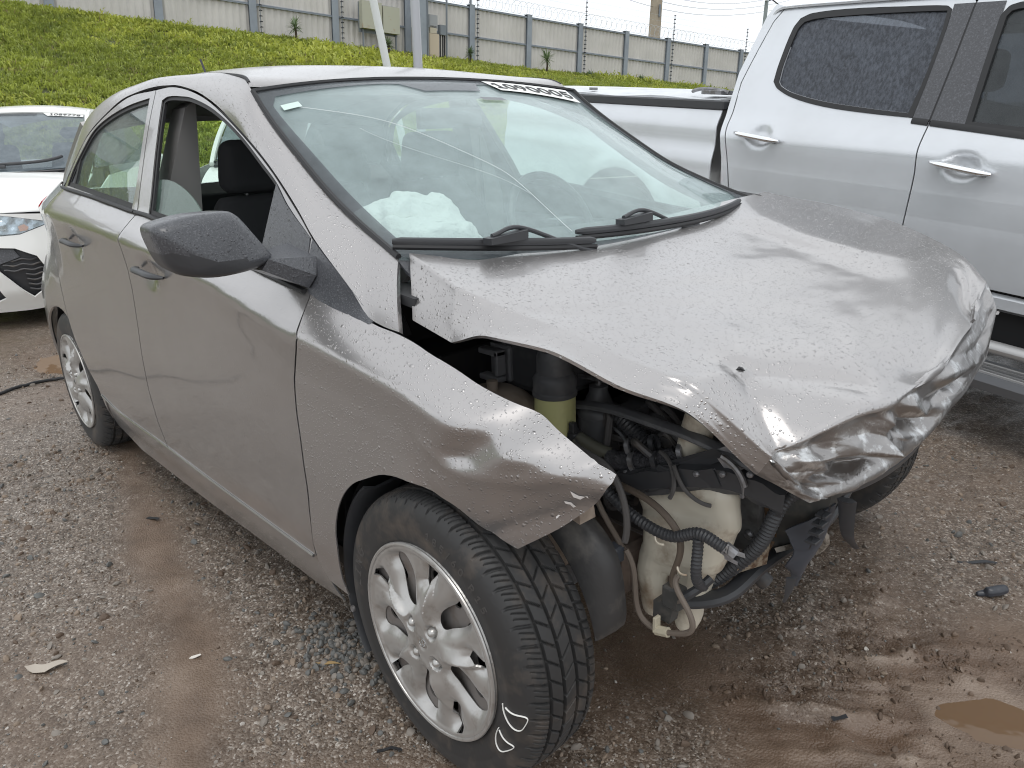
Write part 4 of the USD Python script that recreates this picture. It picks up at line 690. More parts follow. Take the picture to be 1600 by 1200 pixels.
# cowl and wipers
cs = np.linspace(-1, 1, 41)
cw = np.stack([ws(cs, 0 * cs, .006) + [-.01, 0, -.004], ws(cs, 0 * cs, .0) + [.05, 0, -.035], ws(cs, 0 * cs) + [.11, 0, -.05], ws(cs, 0 * cs) + [.18, 0, -.12]])
part('cowl_panel', shell(upsample(cw, 12, 41).reshape(-1, 3), grid_faces(12, 41), .006, (0, 0, 1)), BLACKW, hb)
for (a, b, hook) in (((-1.0, .045), (-.335, .015), (-.67, .03)), ((-.38, .05), (.76, .028), (-.10, .055))):
    q = np.linspace(0, 1, 30)[:, None] * (np.array(b) - a) + a; P = ws(q[:, 0], q[:, 1], .024)
    wp = part('wiper', tube(P, np.r_[.004, np.full(28, .0068), .004], 8, flat=1.3), BLACKP, hb)
    part('wiper_blade', tube(ws(q[:, 0], q[:, 1] - .008, .014), .006, 6), RUBBER, wp)
    h0 = ws(np.array(hook[0]), np.array(hook[1]), .040); e0 = ws(np.array(hook[0] + .22), np.array(hook[1] - .012), .020); e1 = ws(np.array(hook[0] + .40), np.array(hook[1] - .028), .006)
    part('wiper_arm', [tube([h0 + [0, -.04, .004], h0 + [-.004, .0, .012], h0 + [-.003, .045, .012], e0, e1], .0050, 8, n=24), hull([h0 + [dx, dy, dz] for dx in (-.012, .016) for dy in (-.055, .05) for dz in (-.012, .008 - .007 * (dy < 0))])], BLACKP, wp)
part('pillar_foot_cover', [hull([(-.24, .62, .99), (-.29, .66, 1.03), (-.17, .69, .99), (-.21, .67, 1.02), (-.2, .63, .96)])], BLACKP, hb)
# ---------------------------------------------------------------- crumpled hood
def fold(a, n): return meshkit.fbm(a, 4, n)
NV, NU = 170, 150
def sharpen(P, k, w):
    """Adds stations beside row k, on the straight lines to its neighbours, so that the sheet turns sharply there."""
    P, x = P; i = int(np.searchsorted(x, k)); a = P[i] + w * (P[i - 1] - P[i]) / (x[i] - x[i - 1]); b = P[i] + w * (P[i + 1] - P[i]) / (x[i + 1] - x[i])
    return np.concatenate([P[:i], a[None], P[i:i + 1], b[None], P[i + 1:]]), np.r_[x[:i], k - w, k, k + w, x[i + 1:]]
Pv, kv = sharpen((HOOD, np.arange(9.0)), 6, .10); Pv, kv = sharpen((Pv, kv), 1, .10); Q_ = PchipInterpolator(kv, Pv, axis=0)(np.linspace(0, 8, NV))
Pu, ku = sharpen((Q_.transpose(1, 0, 2), np.arange(8.0)), 1, .10); Pu, ku = sharpen((Pu, ku), 6, .3); Hg = PchipInterpolator(ku, Pu, axis=0)(np.linspace(0, 7, NU)).transpose(1, 0, 2)
vv, uu_ = np.meshgrid(np.linspace(0, 8, NV), np.linspace(0, 7, NU), indexing='ij')
nrm = np.cross(np.gradient(Hg, axis=1), np.gradient(Hg, axis=0)); nrm /= np.linalg.norm(nrm, axis=-1, keepdims=True) + 1e-12
if nrm[60, 70, 2] < 0: nrm = -nrm
def gs(u0, v0, ru, rv, a, ang=0.0):
    c, s = math.cos(ang), math.sin(ang); du, dv = uu_ - u0, vv - v0
    return a * np.exp(-((c * du + s * dv) / ru) ** 2 - ((c * dv - s * du) / rv) ** 2)
def crease(p, q, w, a, sharp=1.0):
    p, q = np.array(p), np.array(q); d = q - p; L = d @ d; t = np.clip(((uu_ - p[0]) * d[0] + (vv - p[1]) * d[1]) / L, 0, 1)
    r = np.hypot(uu_ - p[0] - t * d[0], vv - p[1] - t * d[1]); return a * np.exp(-(r / w) ** sharp)
disp = (fold(np.stack([uu_ * .8, vv * .8, 0 * vv], -1), 3) - .5) * .010 * ss(vv, .4, 2)
disp += gs(2.0, 5.0, .10, .07, .012) + crease((2.0, 5.0), (1.3, 6.1), .2, -.007) + crease((2.0, 5.02), (3.6, 5.6), .22, -.007) + crease((2.05, 4.95), (2.7, 4.2), .3, .005)
disp += crease((1.05, 5.0), (1.05, 6.0), .10, .004) + gs(.95, 4.95, .12, .1, -.006) + gs(4.9, 5.75, .6, .25, -.012) + gs(3.4, 5.85, .7, .3, .008)
disp += crease((6.0, 5.55), (6.45, 6.1), .12, -.010) + gs(6.3, 5.7, .3, .25, -.008)
face = ss(vv, 5.95, 6.35) * (1 - .75 * ss(vv, 7.6, 8.0)); mid_ = ss(uu_, .5, 1.2) * (1 - .55 * ss(uu_, 4.9, 5.8))
n1 = meshkit.fbm(np.stack([uu_ * .62 + 3, vv * .75, 0 * vv], -1), 2, 11); n2 = fold(np.stack([uu_ * 2.6 + 7, vv * 2.4, 0 * vv], -1), 17)
def ridge(p, q, w, a):
    """A straight, knife-sharp fold between two points of the sheet."""
    p, q = np.array(p), np.array(q); d = q - p; L = d @ d; t = np.clip(((uu_ - p[0]) * d[0] + (vv - p[1]) * d[1]) / L, 0, 1)
    r = np.hypot(uu_ - p[0] - t * d[0], vv - p[1] - t * d[1]); return a * np.maximum(0, 1 - r / w)
disp += face * mid_ * (-.024 * (1 - np.abs(2 * n1 - 1)) ** 2.2 + .006 * (n2 - .5))
disp += face * (ridge((1.5, 6.5), (2.9, 7.1), .42, .020) + ridge((2.9, 7.1), (3.5, 6.45), .40, .022) + ridge((2.9, 7.1), (3.3, 7.7), .34, .018) + ridge((3.5, 6.9), (4.3, 7.5), .40, -.030) + ridge((4.3, 6.5), (4.5, 7.4), .28, .020)
    + ridge((1.6, 7.35), (2.7, 7.65), .30, -.018) + ridge((4.6, 7.0), (5.3, 7.3), .35, -.014) + ridge((5.2, 6.5), (5.7, 7.4), .30, .012) + ridge((2.2, 6.6), (2.3, 7.4), .30, -.014) + ridge((5.8, 6.9), (6.3, 7.5), .3, -.010))
disp += ridge((2.0, 5.0), (1.25, 6.0), .30, -.007) + ridge((2.0, 5.0), (3.4, 5.7), .28, -.005) + ridge((2.0, 5.0), (1.1, 5.0), .25, .003) + ridge((4.2, 5.4), (5.0, 5.9), .3, -.005) + ridge((5.9, 5.2), (6.2, 5.95), .25, -.007)
disp += face * .003 * (meshkit.fbm(np.stack([uu_ * 6, vv * 6, 0 * vv], -1), 3, 23) - .5)
edge_keep = np.minimum(ss(vv, 0, .35), np.minimum(ss(uu_, 0, .25), ss(7 - uu_, 0, .3))); edge_keep *= .25 + .75 * ss(8 - vv, 0, .3)
Hd = Hg + nrm * (disp * edge_keep)[..., None]
# the lip is ragged
Hd[-1, 15:, 2] += .010 * (meshkit.fbm(np.stack([np.linspace(0, 14, NU - 15), 0 * np.arange(NU - 15), 0 * np.arange(NU - 15)], 1), 3, 31) - .5)
allf = grid_faces(NV, NU); vface = (np.arange(NV * NU) // NU) * 8 / (NV - 1)
HV = Hd.reshape(-1, 3)
hood = part('hood', shell(HV, allf[vface[allf].min(1) < 6.05], .006, (0, 0, 1)), PAINT, hb, label='crumpled hood bent down at the nose', smooth=50)
low = allf[vface[allf].min(1) >= 6.05]; use_ = np.unique(low); mp = np.full(len(HV), -1); mp[use_] = np.arange(len(use_))
part('hood_nose', shell(HV[use_], mp[low], .006, (1, 0, .2)), SCRAPED, hood, label='crushed scraped front face of the hood', smooth=50)
iv, iu = int(5.0 / 8 * (NV - 1)), int(2.0 / 7 * (NU - 1)); tp = Hd[iv, iu]
part('hood_tear', hull([tp + np.array(d) for d in ((-.007, -.004, .000), (.007, .003, -.001), (-.002, .009, .002), (.001, -.002, .004), (-.005, .002, .005))]), RUBBER, hood)
# black weather strip and hinge seen in the gap beside the hood
part('hood_hinge', [hull([(-.30, -.66, .84), (-.235, -.66, .84), (-.30, -.64, .84), (-.235, -.64, .84), (-.29, -.655, .93), (-.25, -.655, .90), (-.29, -.64, .93)]), tube([(-.25, -.69, .845), (-.17, -.695, .835), (-.12, -.70, .825)], .016, 10, n=8)], BLACKP, hb)

# ---------------------------------------------------------------- wheels
def tread(side, yo, c, res=1.0, r0=.3015, flat=None, rim=.198):
    """A tyre with ribs, grooves and sipes. yo: y of the outer face; c: hub centre (x, z)."""
    w = np.array([.014, .010, .004, .000, .0005, .004, .010, .018, .026, .034, .0435, .0445, .0515, .0525, .064, .0755, .0765, .0827, .0837, .0957, .1077, .1087, .1149, .1159, .128, .1397, .1407, .1469, .1479, .156, .164, .172, .179, .184, .187, .183, .178])
    r = np.array([rim - .004, rim, .212, .236, .250, .268, .281, .2895, .2945, .2975, .2988, .2915, .2915, .2992, .3005, .3010, .293, .293, .3014, .3015, .3014, .293, .293, .3010, .3005, .2992, .2915, .2915, .2988, .2975, .294, .288, .277, .262, .24, .21, rim])
    if res >= 1:          # finer across the ribs, so that slanted grooves stay clean
        f = np.concatenate([np.linspace(i, i + 1, 2 if i < 7 or i > 30 else max(2, int((w[i + 1] - w[i]) / .0022) + 1), endpoint=True)[:-1] for i in range(len(w) - 1)] + [[len(w) - 1]]); r = np.interp(f, np.arange(len(w)), r); w = np.interp(f, np.arange(len(w)), w)
    na = int(1664 * res); th = np.linspace(0, 2 * np.pi, na, endpoint=False); A, Wd = np.meshgrid(th, w, indexing='ij'); Rr = np.broadcast_to(r, A.shape).copy() * (r0 / .3015)
    def cut(lo, hi, slant, ph, width, depth, nb=52):
        f = (A * nb / (2 * np.pi) + slant * (Wd - lo) / (hi - lo) + ph) % 1.0 - .5; e = .035
        m = ss(f + width / 2, -e, e) * ss(width / 2 - f, -e, e) * (Wd > lo) * (Wd < hi); Rr[:] -= depth * m
    cut(.011, .0438, .3, .0, .14, .0065); cut(.020, .0438, .3, .36, .05, .0045); cut(.020, .0438, .3, .66, .05, .0045)
    cut(.0522, .0757, .55, .2, .12, .006); cut(.0835, .1079, -.55, .5, .12, .006); cut(.1157, .1399, .55, .1, .12, .006); cut(.1477, .177, .3, .4, .14, .0065); cut(.1477, .170, .3, .75, .05, .0045)
    x = c[0] + Rr * np.cos(A); z = c[1] + Rr * np.sin(A); y = yo - side * Wd
    if flat is not None:
        q = ss(flat - z, 0, .03); z = np.maximum(z, flat); y = y + side * .012 * q * np.where(Wd < .09, 1, -1)
    return trimesh.Trimesh(np.stack([x, y, z], -1).reshape(-1, 3), wrap_faces(na, len(w)), process=False)
def wrap_faces(na, nw):
    i, j = np.meshgrid(np.arange(na), np.arange(nw - 1), indexing='ij'); k = (i + 1) % na
    q = np.stack([i * nw + j, i * nw + j + 1, k * nw + j + 1, k * nw + j], -1).reshape(-1, 4)
    return np.vstack([q[:, [0, 1, 2]], q[:, [0, 2, 3]]])
def hub_holes():
    H = []
    pts = [(.074, 6), (.074, -5), (.098, -9), (.135, -12), (.165, -9), (.179, 0), (.174, 5), (.146, 6), (.112, 11), (.090, 13)]
    small = [(.189, 31), (.160, 30), (.128, 36), (.134, 41), (.165, 37), (.189, 37)]
    for k in range(5):
        a0 = 48 + 72 * k
        for q in (pts, small):
            H.append(Polygon(smooth_ring([(r * math.cos(math.radians(a0 + d)), r * math.sin(math.radians(a0 + d))) for r, d in q], 5, 70)))
    return H
HUBH = hub_holes(); HOLES = shapely.union_all(HUBH)
LUGS = [(.046 * math.cos(math.radians(a)), .046 * math.sin(math.radians(a))) for a in (52, 142, 232, 322)]
def hub_height(a, b):
    r = np.hypot(a, b); th = np.degrees(np.arctan2(b, a)); pt = shapely.points(a, b); inn = 1 - ss(r, .178, .190)
    h = .020 - .012 * ss(r, .05, .15) + .003 * ss(r, .186, .191) - .012 * ss(r, .197, .2035)
    d = shapely.distance(HOLES, pt); h -= .017 * np.exp(-(d / .012) ** 1.3) * inn
    for k in range(5):                     # ridged, twisted spokes
        t0 = 48 + 72 * k + 26 + 70 * (r - .07); dd = ((th - t0 + 180) % 360 - 180) * np.pi / 180 * r
        h += inn * ss(r, .048, .085) * .0135 * np.maximum(0, np.where(dd > 0, 1 - dd / .030, 1 + dd / .008))
    for la, lb in LUGS: q = np.hypot(a - la, b - lb); h -= .010 * (1 - ss(q, .0115, .0165))
    h -= .003 * (1 - ss(r, .013, .016)); return h
def wheel(name, side, c, yo, res, flat=None, hub=True):
    w = group_part(name, hb)
    part('tyre', tread(side, yo, c, res, flat=flat), TYRE, w, smooth=32)
    disc = Polygon([(.2035 * math.cos(t), .2035 * math.sin(t)) for t in np.linspace(0, 2 * np.pi, 120, endpoint=False)])
    cp = disc.difference(HOLES)
    lift = lambda a, b: np.stack([c[0] + a, yo + side * (hub_height(a, b) - .010), c[1] + b], 1)
    part('hubcap', sheet(cp, lift, .0035 if res > .7 else .009, .004, (0, side, 0), .0035 if res > .7 else .009), HUBCAP, w, smooth=32)
    rt_ = np.linspace(0, 2 * np.pi, 97); part('rim_edge', tube(np.stack([c[0] + .2005 * np.cos(rt_), np.full(97, yo - side * .0005), c[1] + .2005 * np.sin(rt_)], 1), .0042, 8), HUBCAP, w)
    for la, lb in LUGS:
        part('lug_nut', lathe([(.0, .0125), (.004, .012), (.0075, .009), (.0098, .004), (.010, -.004)], (c[0] + la, yo + side * .000, c[1] + lb), (0, side, 0), 16), HUBCAP, w)
    # emblem: an oval with a slanted letter
    e = shapely.affinity.scale(shapely.Point(0, 0).buffer(.0125), 1, .72); ring = e.difference(shapely.affinity.scale(shapely.Point(0, 0).buffer(.0108), 1, .70))
    H = shapely.union_all([Polygon([(-.0065, -.006), (-.004, -.006), (-.0015, .006), (-.004, .006)]), Polygon([(.0025, -.006), (.005, -.006), (.0075, .006), (.005, .006)]), Polygon([(-.004, -.0018), (.005, .0004), (.005, .0024), (-.004, .0002)])])
    part('emblem', sheet(shapely.affinity.rotate(ring.union(H), 20, origin=(0, 0)), lambda a, b: np.stack([c[0] + a, yo + side * .0095 + 0 * a, c[1] + b], 1), .004, .002, (0, side, 0)), CHROME, w)
    rim = shapely.Point(0, 0).buffer(.196, 40)
    for k in range(14): rim = rim.difference(shapely.affinity.rotate(shapely.affinity.translate(shapely.Point(0, 0).buffer(.016), .142, 0), k * 360 / 14 + 5, origin=(0, 0)))
    part('steel_rim', sheet(rim, lambda a, b: np.stack([c[0] + a, yo - side * (.019 + .016 * (1 - np.hypot(a, b) / .2)), c[1] + b], 1), .02, .004, (0, side, 0), .008), STEEL, w)
    part('brake_drum', lathe([(.0, .0), (.12, .0), (.125, -.01), (.125, -.06), (.19, -.065), (.19, -.10), (0, -.10)], (c[0], yo - side * .06, c[1]), (0, side, 0), 40), DARKM, w)
    return w
FC, RC = (.004, .2985), (-2.5, .288)
fwl = wheel('front_wheel', -1, FC, -.829, 1.0, flat=-.002)
wheel('rear_wheel', -1, RC, -.822, .6, flat=.002)
for nm, c, yo in (('front_wheel', FC, .829), ('rear_wheel', RC, .822)): wheel(nm, 1, c, yo, .3, flat=.0)
def on_tyre(pts, rad, c=FC, yo=-.829, off=.002):
    P = []
    for x, z in pts:
        r = math.hypot(x - c[0], z - c[1]); w = np.interp(r, [.198, .212, .236, .25, .268, .281, .2895, .2945, .2975], [.010, .004, 0, .0005, .004, .010, .018, .026, .034]); P.append((x, yo + w - off, z))
    return tube(P, rad, 5, n=40, flat=.6)
part('paint_mark', on_tyre([(.229, .287), (.232, .272), (.242, .258), (.256, .249), (.270, .252), (.279, .266), (.284, .284), (.268, .284), (.250, .282), (.238, .285)], .0016), CHALK, fwl, label='white paint pen scrawl on the front tyre')
part('paint_mark', on_tyre([(.214, .224), (.206, .205), (.206, .186), (.215, .176), (.232, .184), (.252, .206), (.240, .208), (.226, .213), (.216, .221)], .0016), CHALK, fwl)
SIDEW = mat('raised_rubber_letters', (.055, .052, .05), rough=.55)
def side_letters(txt, h, r, a0, yo=-.829):
    out = []; a = a0
    for chx in txt:
        if chx == ' ': a -= 3; continue
        m = meshkit.text_mesh(chx, h, .0012, True); v = np.array(m.vertices); wd = v[:, 0].max(); th = math.radians(a) - (v[:, 0]) / r; rr = r + v[:, 1]
        out.append(trimesh.Trimesh(np.stack([FC[0] + rr * np.cos(th), yo + np.interp(rr, [.198, .236, .25, .268], [.010, 0, .0005, .004]) - v[:, 2] * .8 + .0004, FC[1] + rr * np.sin(th)], 1), m.faces[:, ::-1], process=False)); a -= math.degrees((wd + .008) / r)
    return out
part('tyre_lettering', side_letters('LING', .024, .234, 176), SIDEW, fwl)
part('tyre_lettering', side_letters('185/60 R15', .015, .238, 84), SIDEW, fwl)
# arches, liners
th = np.radians(np.linspace(-22, 205, 40))
for side in (-1, 1):
    for c, rr in ((FC, .352), (RC, .345)):
        a = np.stack([c[0] + rr * np.cos(th), 0 * th + side * .79, c[1] + rr * np.sin(th)], 1); b = a.copy(); b[:, 1] = side * .55
        e2 = np.stack([c[0] + .10 * np.cos(th), 0 * th + side * .55, c[1] + .10 * np.sin(th)], 1)
        sel = slice(16, None) if c is FC else slice(0, None)
        g = np.stack([a[sel], b[sel], e2[sel]]); part('wheel_arch_liner', shell(g.reshape(-1, 3), grid_faces(3, g.shape[1]), .005), RUBBER, hb, smooth=30)
a2 = np.radians(np.linspace(128, 214, 26)); g = np.stack([np.stack([FC[0] + r * np.cos(a2), 0 * a2 + y, FC[1] + r * np.sin(a2)], 1) for r, y in ((.327, -.815), (.318, -.79), (.325, -.70))])
part('arch_liner_flap', shell(g.reshape(-1, 3), grid_faces(3, 26), .006), BLACKP, hb)
part('liner_screw', lathe([(0, .006), (.007, .005), (.008, 0)], (FC[0] - .30, -.818, FC[1] - .075), (0, -1, .1), 12), ALU, hb)
a2 = np.radians(np.linspace(64, 10, 26)); bulge = np.sin(np.pi * np.linspace(.12, 1, 26)) ** .6; wob = .006 * np.sin(11 * a2)
g = np.stack([np.stack([FC[0] + (.284 + k_ * bulge * .068 + wob * k_) * np.cos(a2), 0 * a2 + y, FC[1] + (.284 + k_ * bulge * .068) * np.sin(a2)], 1) for k_, y in ((0, -.646), (.35, -.640), (.75, -.630), (1, -.612), (.9, -.585))])
part('torn_liner', shell(g.reshape(-1, 3), grid_faces(5, 26), .004), mat('dusty_black_plastic', (.03, .029, .029), rough=.5, noise=(16.0, (.085, .078, .07), .5, .72), bump=(25.0, .3, .006)), hb, label='torn inner fender liner behind the front tyre')
# paint chips on the fender
for pts in ([(.336, .712), (.345, .704), (.354, .703), (.344, .695), (.336, .699)], [(.318, .687), (.328, .686), (.330, .676), (.325, .673), (.324, .680), (.318, .681)], [(.354, .704), (.358, .705), (.357, .700)], [(.291, .646), (.299, .655), (.302, .656), (.293, .643)]):
    part('paint_chip', sheet(Polygon(pts), lambda x, z: side_lift(-1, fender_damage, .0016)(x, z), .01, 0, (0, -1, 0)), PRIMER, hb)

# ---------------------------------------------------------------- door mirror
ol = np.array([(-1.060, 1.083), (-1.057, 1.096), (-1.040, 1.103), (-.985, 1.112), (-.940, 1.113), (-.905, 1.111), (-.890, 1.102), (-.858, 1.058), (-.828, 1.016), (-.838, 1.003), (-.865, .993), (-.915, .987), (-.961, .987), (-1.000, .994), (-1.025, 1.004), (-1.042, 1.022), (-1.054, 1.055)])
ol = smooth_ring(ol, 4, 60); cy_ = ol.mean(0)
def mring(x, s, dz, dy=0.0): return np.stack([np.full(len(ol), x), (ol[:, 0] - cy_[0]) * s + cy_[0] + dy, (ol[:, 1] - cy_[1]) * s + cy_[1] + dz], 1)
upper = ol[:, 1] > np.interp(ol[:, 0], [-1.06, -.83], [1.058, 1.012]); 
R0, R1, R2, R3, R4 = mring(-.52, .96, 0), mring(-.46, 1, 0), mring(-.438, .96, -.001), mring(-.425, .80, -.006), mring(-.415, .5, -.018)
mh = trimesh.Trimesh(np.vstack([R0, R1, R2, R3, R4, [[-.410, cy_[0], cy_[1] - .028]], [[-.52, cy_[0], cy_[1]]]]), np.vstack([grid_faces(5, len(ol), True), np.stack([np.full(len(ol), 5 * len(ol)), 4 * len(ol) + (np.arange(len(ol)) + 1) % len(ol), 4 * len(ol) + np.arange(len(ol))], 1)[:, ::-1], np.stack([np.full(len(ol), 5 * len(ol) + 1), np.arange(len(ol)), (np.arange(len(ol)) + 1) % len(ol)], 1)[:, ::-1]]), process=False)
trimesh.repair.fix_normals(mh)
fc_ = mh.vertices[mh.faces].mean(1); lowm = (fc_[:, 2] < np.interp(fc_[:, 1], [-1.06, -.83], [1.050, 1.004])) & (fc_[:, 0] > -.519)
def sub_(m, k): u, i = np.unique(m.faces[k], return_inverse=True); return trimesh.Trimesh(np.array(m.vertices)[u], i.reshape(-1, 3), process=False)
mir = part('side_mirror', sub_(mh, ~lowm), BLACKW, hb, smooth=42, label='black right side mirror with rain on its cap')
part('mirror_lower_shell', sub_(mh, lowm), BLACKP, mir, smooth=42)
part('mirror_glass', sheet(P2(np.stack([ol[::4, 0] * .93 + cy_[0] * .07, ol[::4, 1] * .9 + cy_[1] * .1], 1)), lambda a, b: np.stack([np.full(len(a), -.524), a, b], 1), .03, .003, (-1, 0, 0)), CHROME, mir)
part('mirror_arm', [hull([(-.43, -.845, 1.010), (-.50, -.845, 1.014), (-.435, -.86, .988), (-.50, -.86, .985), (-.42, -.768, .938), (-.56, -.768, .950), (-.405, -.755, .965), (-.56, -.735, 1.02), (-.43, -.735, 1.0), (-.42, -.80, .955), (-.50, -.80, .955)])], BLACKW, mir)
part('sail_panel', sheet(P2([(-.672, 1.143), (-.60, 1.098), (-.470, 1.036), (-.452, .97), (-.425, .94), (-.57, .949), (-.665, .962)]), side_lift(-1, off=.002), .02, .008, (0, -1, 0)), BLACKW, hb, label='black triangle panel carrying the side mirror')

# ---------------------------------------------------------------- cabin
part('cabin_floor', [box(-2.75, -.10, -.72, .72, .20, .26), box(-.36, -.31, -.66, .66, .20, .95), box(-2.75, -2.70, -.68, .68, .26, .95)], RUBBER, hb)
for sd in (-1, 1): part('door_card', [box(-2.3, -.42, sd * .745, sd * .715, .30, .90)], DASH, hb)
dsh = upsample(np.array([[(-.13, y, .955 - .02 * abs(y)), (-.40, y, .968 - .02 * abs(y)), (-.62, y, .955 - .03 * abs(y)), (-.72, y, .90), (-.70, y, .72), (-.66, y, .52)] for y in (-.70, -.5, -.2, 0, .2, .5, .70)]), 30, 24)
part('dashboard', shell(dsh.reshape(-1, 3), grid_faces(30, 24), .02, (0, 0, 1)), DASH, hb)
part('airbag', blob([[(-.60, -.47, 1.0, .08), (-.55, -.33, 1.0, .085), (-.60, -.27, 1.02, .055)], [(-.56, -.45, 1.03, .05), (-.58, -.30, 1.055, .04)], [(-.59, -.40, 1.08, .022), (-.56, -.28, 1.06, .02)], [(-.5, -.48, 1.0, .05), (-.48, -.30, .985, .05)], [(-.58, -.53, .98, .045), (-.55, -.20, .955, .02)]], 3, .06), BAG, hb, label='deployed white airbag slumped behind the windshield', smooth=60)
th = np.linspace(0, 2 * np.pi, 40); stw = np.stack([-.80 - .08 * np.sin(th), .36 + .18 * np.cos(th), .92 + .165 * np.sin(th)], 1)
part('steering_wheel', [tube(stw, .015, 8), box(-.80, -.72, .30, .42, .88, .95, .02)], BLACKP, hb)
for y in (-.36, .36):
    st = group_part('front_seat', hb)
    bk = [[(-1.32, y - .20, .55, .06), (-1.32, y + .20, .55, .06), (-1.44, y - .19, .90, .05), (-1.44, y + .19, .90, .05), (-1.475, y - .12, 1.02, .045), (-1.475, y + .12, 1.02, .045)]]
    part('backrest', blob(bk, 5, .006, .03), CLOTH, st, smooth=60)
    part('cushion', blob([[(-1.25, y - .2, .47, .07), (-1.25, y + .2, .47, .07), (-.82, y - .19, .50, .06), (-.82, y + .19, .50, .06)]], 6, .006, .03), CLOTH, st, smooth=60)
    part('headrest', blob([[(-1.475, y - .09, 1.115, .045), (-1.475, y + .09, 1.115, .045), (-1.465, y - .085, 1.20, .042), (-1.465, y + .085, 1.20, .042)]], 8, .003, .02), CLOTH, st, smooth=60)
    for q in (-.05, .05): part('headrest_post', tube([(-1.475, y + q, 1.03), (-1.475, y + q, 1.10)], .006, 8), ALU, st)
rs = group_part('rear_seat', hb)
part('cushion', blob([[(-2.2, -.58, .50, .07), (-2.2, .58, .50, .07), (-1.85, -.58, .52, .06), (-1.85, .58, .52, .06)]], 7, .006, .05), CLOTH, rs, smooth=60)
part('backrest', blob([[(-2.22, -.58, .55, .06), (-2.22, .58, .55, .06), (-2.38, -.56, .97, .05), (-2.38, .56, .97, .05)]], 7, .006, .05), CLOTH, rs, smooth=60)
part('headliner', shell((R_ - [0, 0, .03])[6:46].reshape(-1, 3), grid_faces(40, 41), .01, (0, 0, 1)), HEADLN, hb)
for sd in (-1, 1):
    q = np.stack([along(inner * [1, -sd, 1] + [0, -sd * .035, -.03], 40, None), along(inner * [1, -sd, 1] + [-.02, -sd * .0, -.065], 40, None)]); part('pillar_lining', shell(q.reshape(-1, 3), grid_faces(2, 40), .01), TRIM, hb)
    if sd > 0: part('seat_belt', shell(np.array([(-1.50, sd * .60, 1.22), (-1.455, sd * .60, 1.22), (-1.42, sd * .585, .40), (-1.38, sd * .585, .40)]), np.array([[0, 1, 2], [1, 3, 2]]), .002), CLOTH, hb)
    part('rear_pillar_trim', hull([(-2.45, sd * .70, 1.06), (-2.85, sd * .585, 1.06), (-2.78, sd * .55, 1.20), (-2.45, sd * .655, 1.16), (-2.45, sd * .68, .92), (-2.85, sd * .60, .92)]), TRIM, hb)
part('inside_mirror', box(-.93, -.90, -.09, .15, 1.25, 1.31, .015), BLACKP, hb)
# hatch with its window, rear bumper
hp_ = lambda y, z: np.stack([-3.06 + .33 * ss(z, .95, 1.40) * (z - .95) / .45 - .05 * 0 * y + .10 * (np.abs(y) / .6) ** 3 * .6, y, z], 1)
hatch = Polygon(smooth_ring([(-.62, .60), (-.63, .98), (-.60, 1.10), (-.54, 1.335), (-.3, 1.375), (.3, 1.375), (.54, 1.335), (.60, 1.10), (.63, .98), (.62, .60)], 4)); hwin = Polygon(smooth_ring([(-.52, 1.05), (-.46, 1.30), (-.25, 1.335), (.25, 1.335), (.46, 1.30), (.52, 1.05), (0, 1.03)], 4))
ht = part('rear_hatch', sheet(hatch.difference(hwin), hp_, .05, .02, (-1, 0, 0)), PAINT_SIDE, hb)
part('rear_window_glass', sheet(hwin.buffer(.01), lambda y, z: hp_(y, z) + [.004, 0, 0], .08, .004, (-1, 0, 0)), GLASSS, ht)
part('rear_bumper', [hull([(-3.10, -.60, .30), (-3.10, .60, .30), (-3.12, -.60, .58), (-3.12, .60, .58), (-2.95, -.745, .30), (-2.95, .745, .30), (-2.95, -.745, .58), (-2.95, .745, .58)])], PAINT_SIDE, hb)
part('floor_pan', [box(-2.95, -.34, -.60, .60, .185, .20), box(-.35, -.17, -.62, .62, .20, .80)], RUBBER, hb)
# ---------------------------------------------------------------- engine bay, open at the missing headlamp
part('engine_block', [box(-.02, .28, -.30, .45, .34, .66, .03), box(.02, .26, -.22, .40, .66, .76, .03), box(-.20, .02, -.5, .6, .22, .40, .03)], BAYP, hb)
part('strut_tower', [lathe([(.0, .735), (.05, .735), (.075, .72), (.095, .70), (.105, .60), (.11, .40)], (-.07, -.565, 0), (0, 0, 1), 30), box(-.25, .10, -.63, -.50, .36, .60, .02), lathe([(.012, 0), (.012, .02), (0, .022)], (-.07, -.565, .735), (0, 0, 1), 12)], BAYM, hb)
part('inner_fender', [hull([(-.30, -.68, .79), (.28, -.68, .66), (-.30, -.65, .79), (.28, -.65, .66), (-.3, -.68, .70), (.28, -.68, .60), (-.3, -.64, .70), (.28, -.64, .60)])], BAYM, hb, label='muddy inner fender rail')
part('chassis_rail', [box(-.30, .235, -.50, -.42, .345, .455, .012)], RUST, hb, label='rust brown chassis rail end')
fb = [box(-.25, -.235, -.515, -.49, .725, .79), box(-.12, -.11, -.515, -.49, .742, .795), box(-.25, -.11, -.515, -.49, .785, .797), box(-.25, -.11, -.515, -.49, .726, .738), box(-.19, -.182, -.51, -.49, .73, .79), box(-.25, -.11, -.48, -.40, .72, .80)]
part('fuse_box', fb, mat('brightened_grey_plastic', (.24, .24, .25), rough=.5), hb)  # grey lifted in colour because hardly any light reaches the box
part('battery_cover', [box(-.16, .02, -.47, -.30, .70, .835, .02)], BAYP, hb)
rv = part('coolant_reservoir', lathe([(.0, .64), (.022, .642), (.033, .652), (.0355, .668), (.0355, .736), (.034, .742), (0, .742)], (.047, -.50, 0), (0, 0, 1), 36, 1.18), FLUID, hb, label='greenish reservoir with black cap')
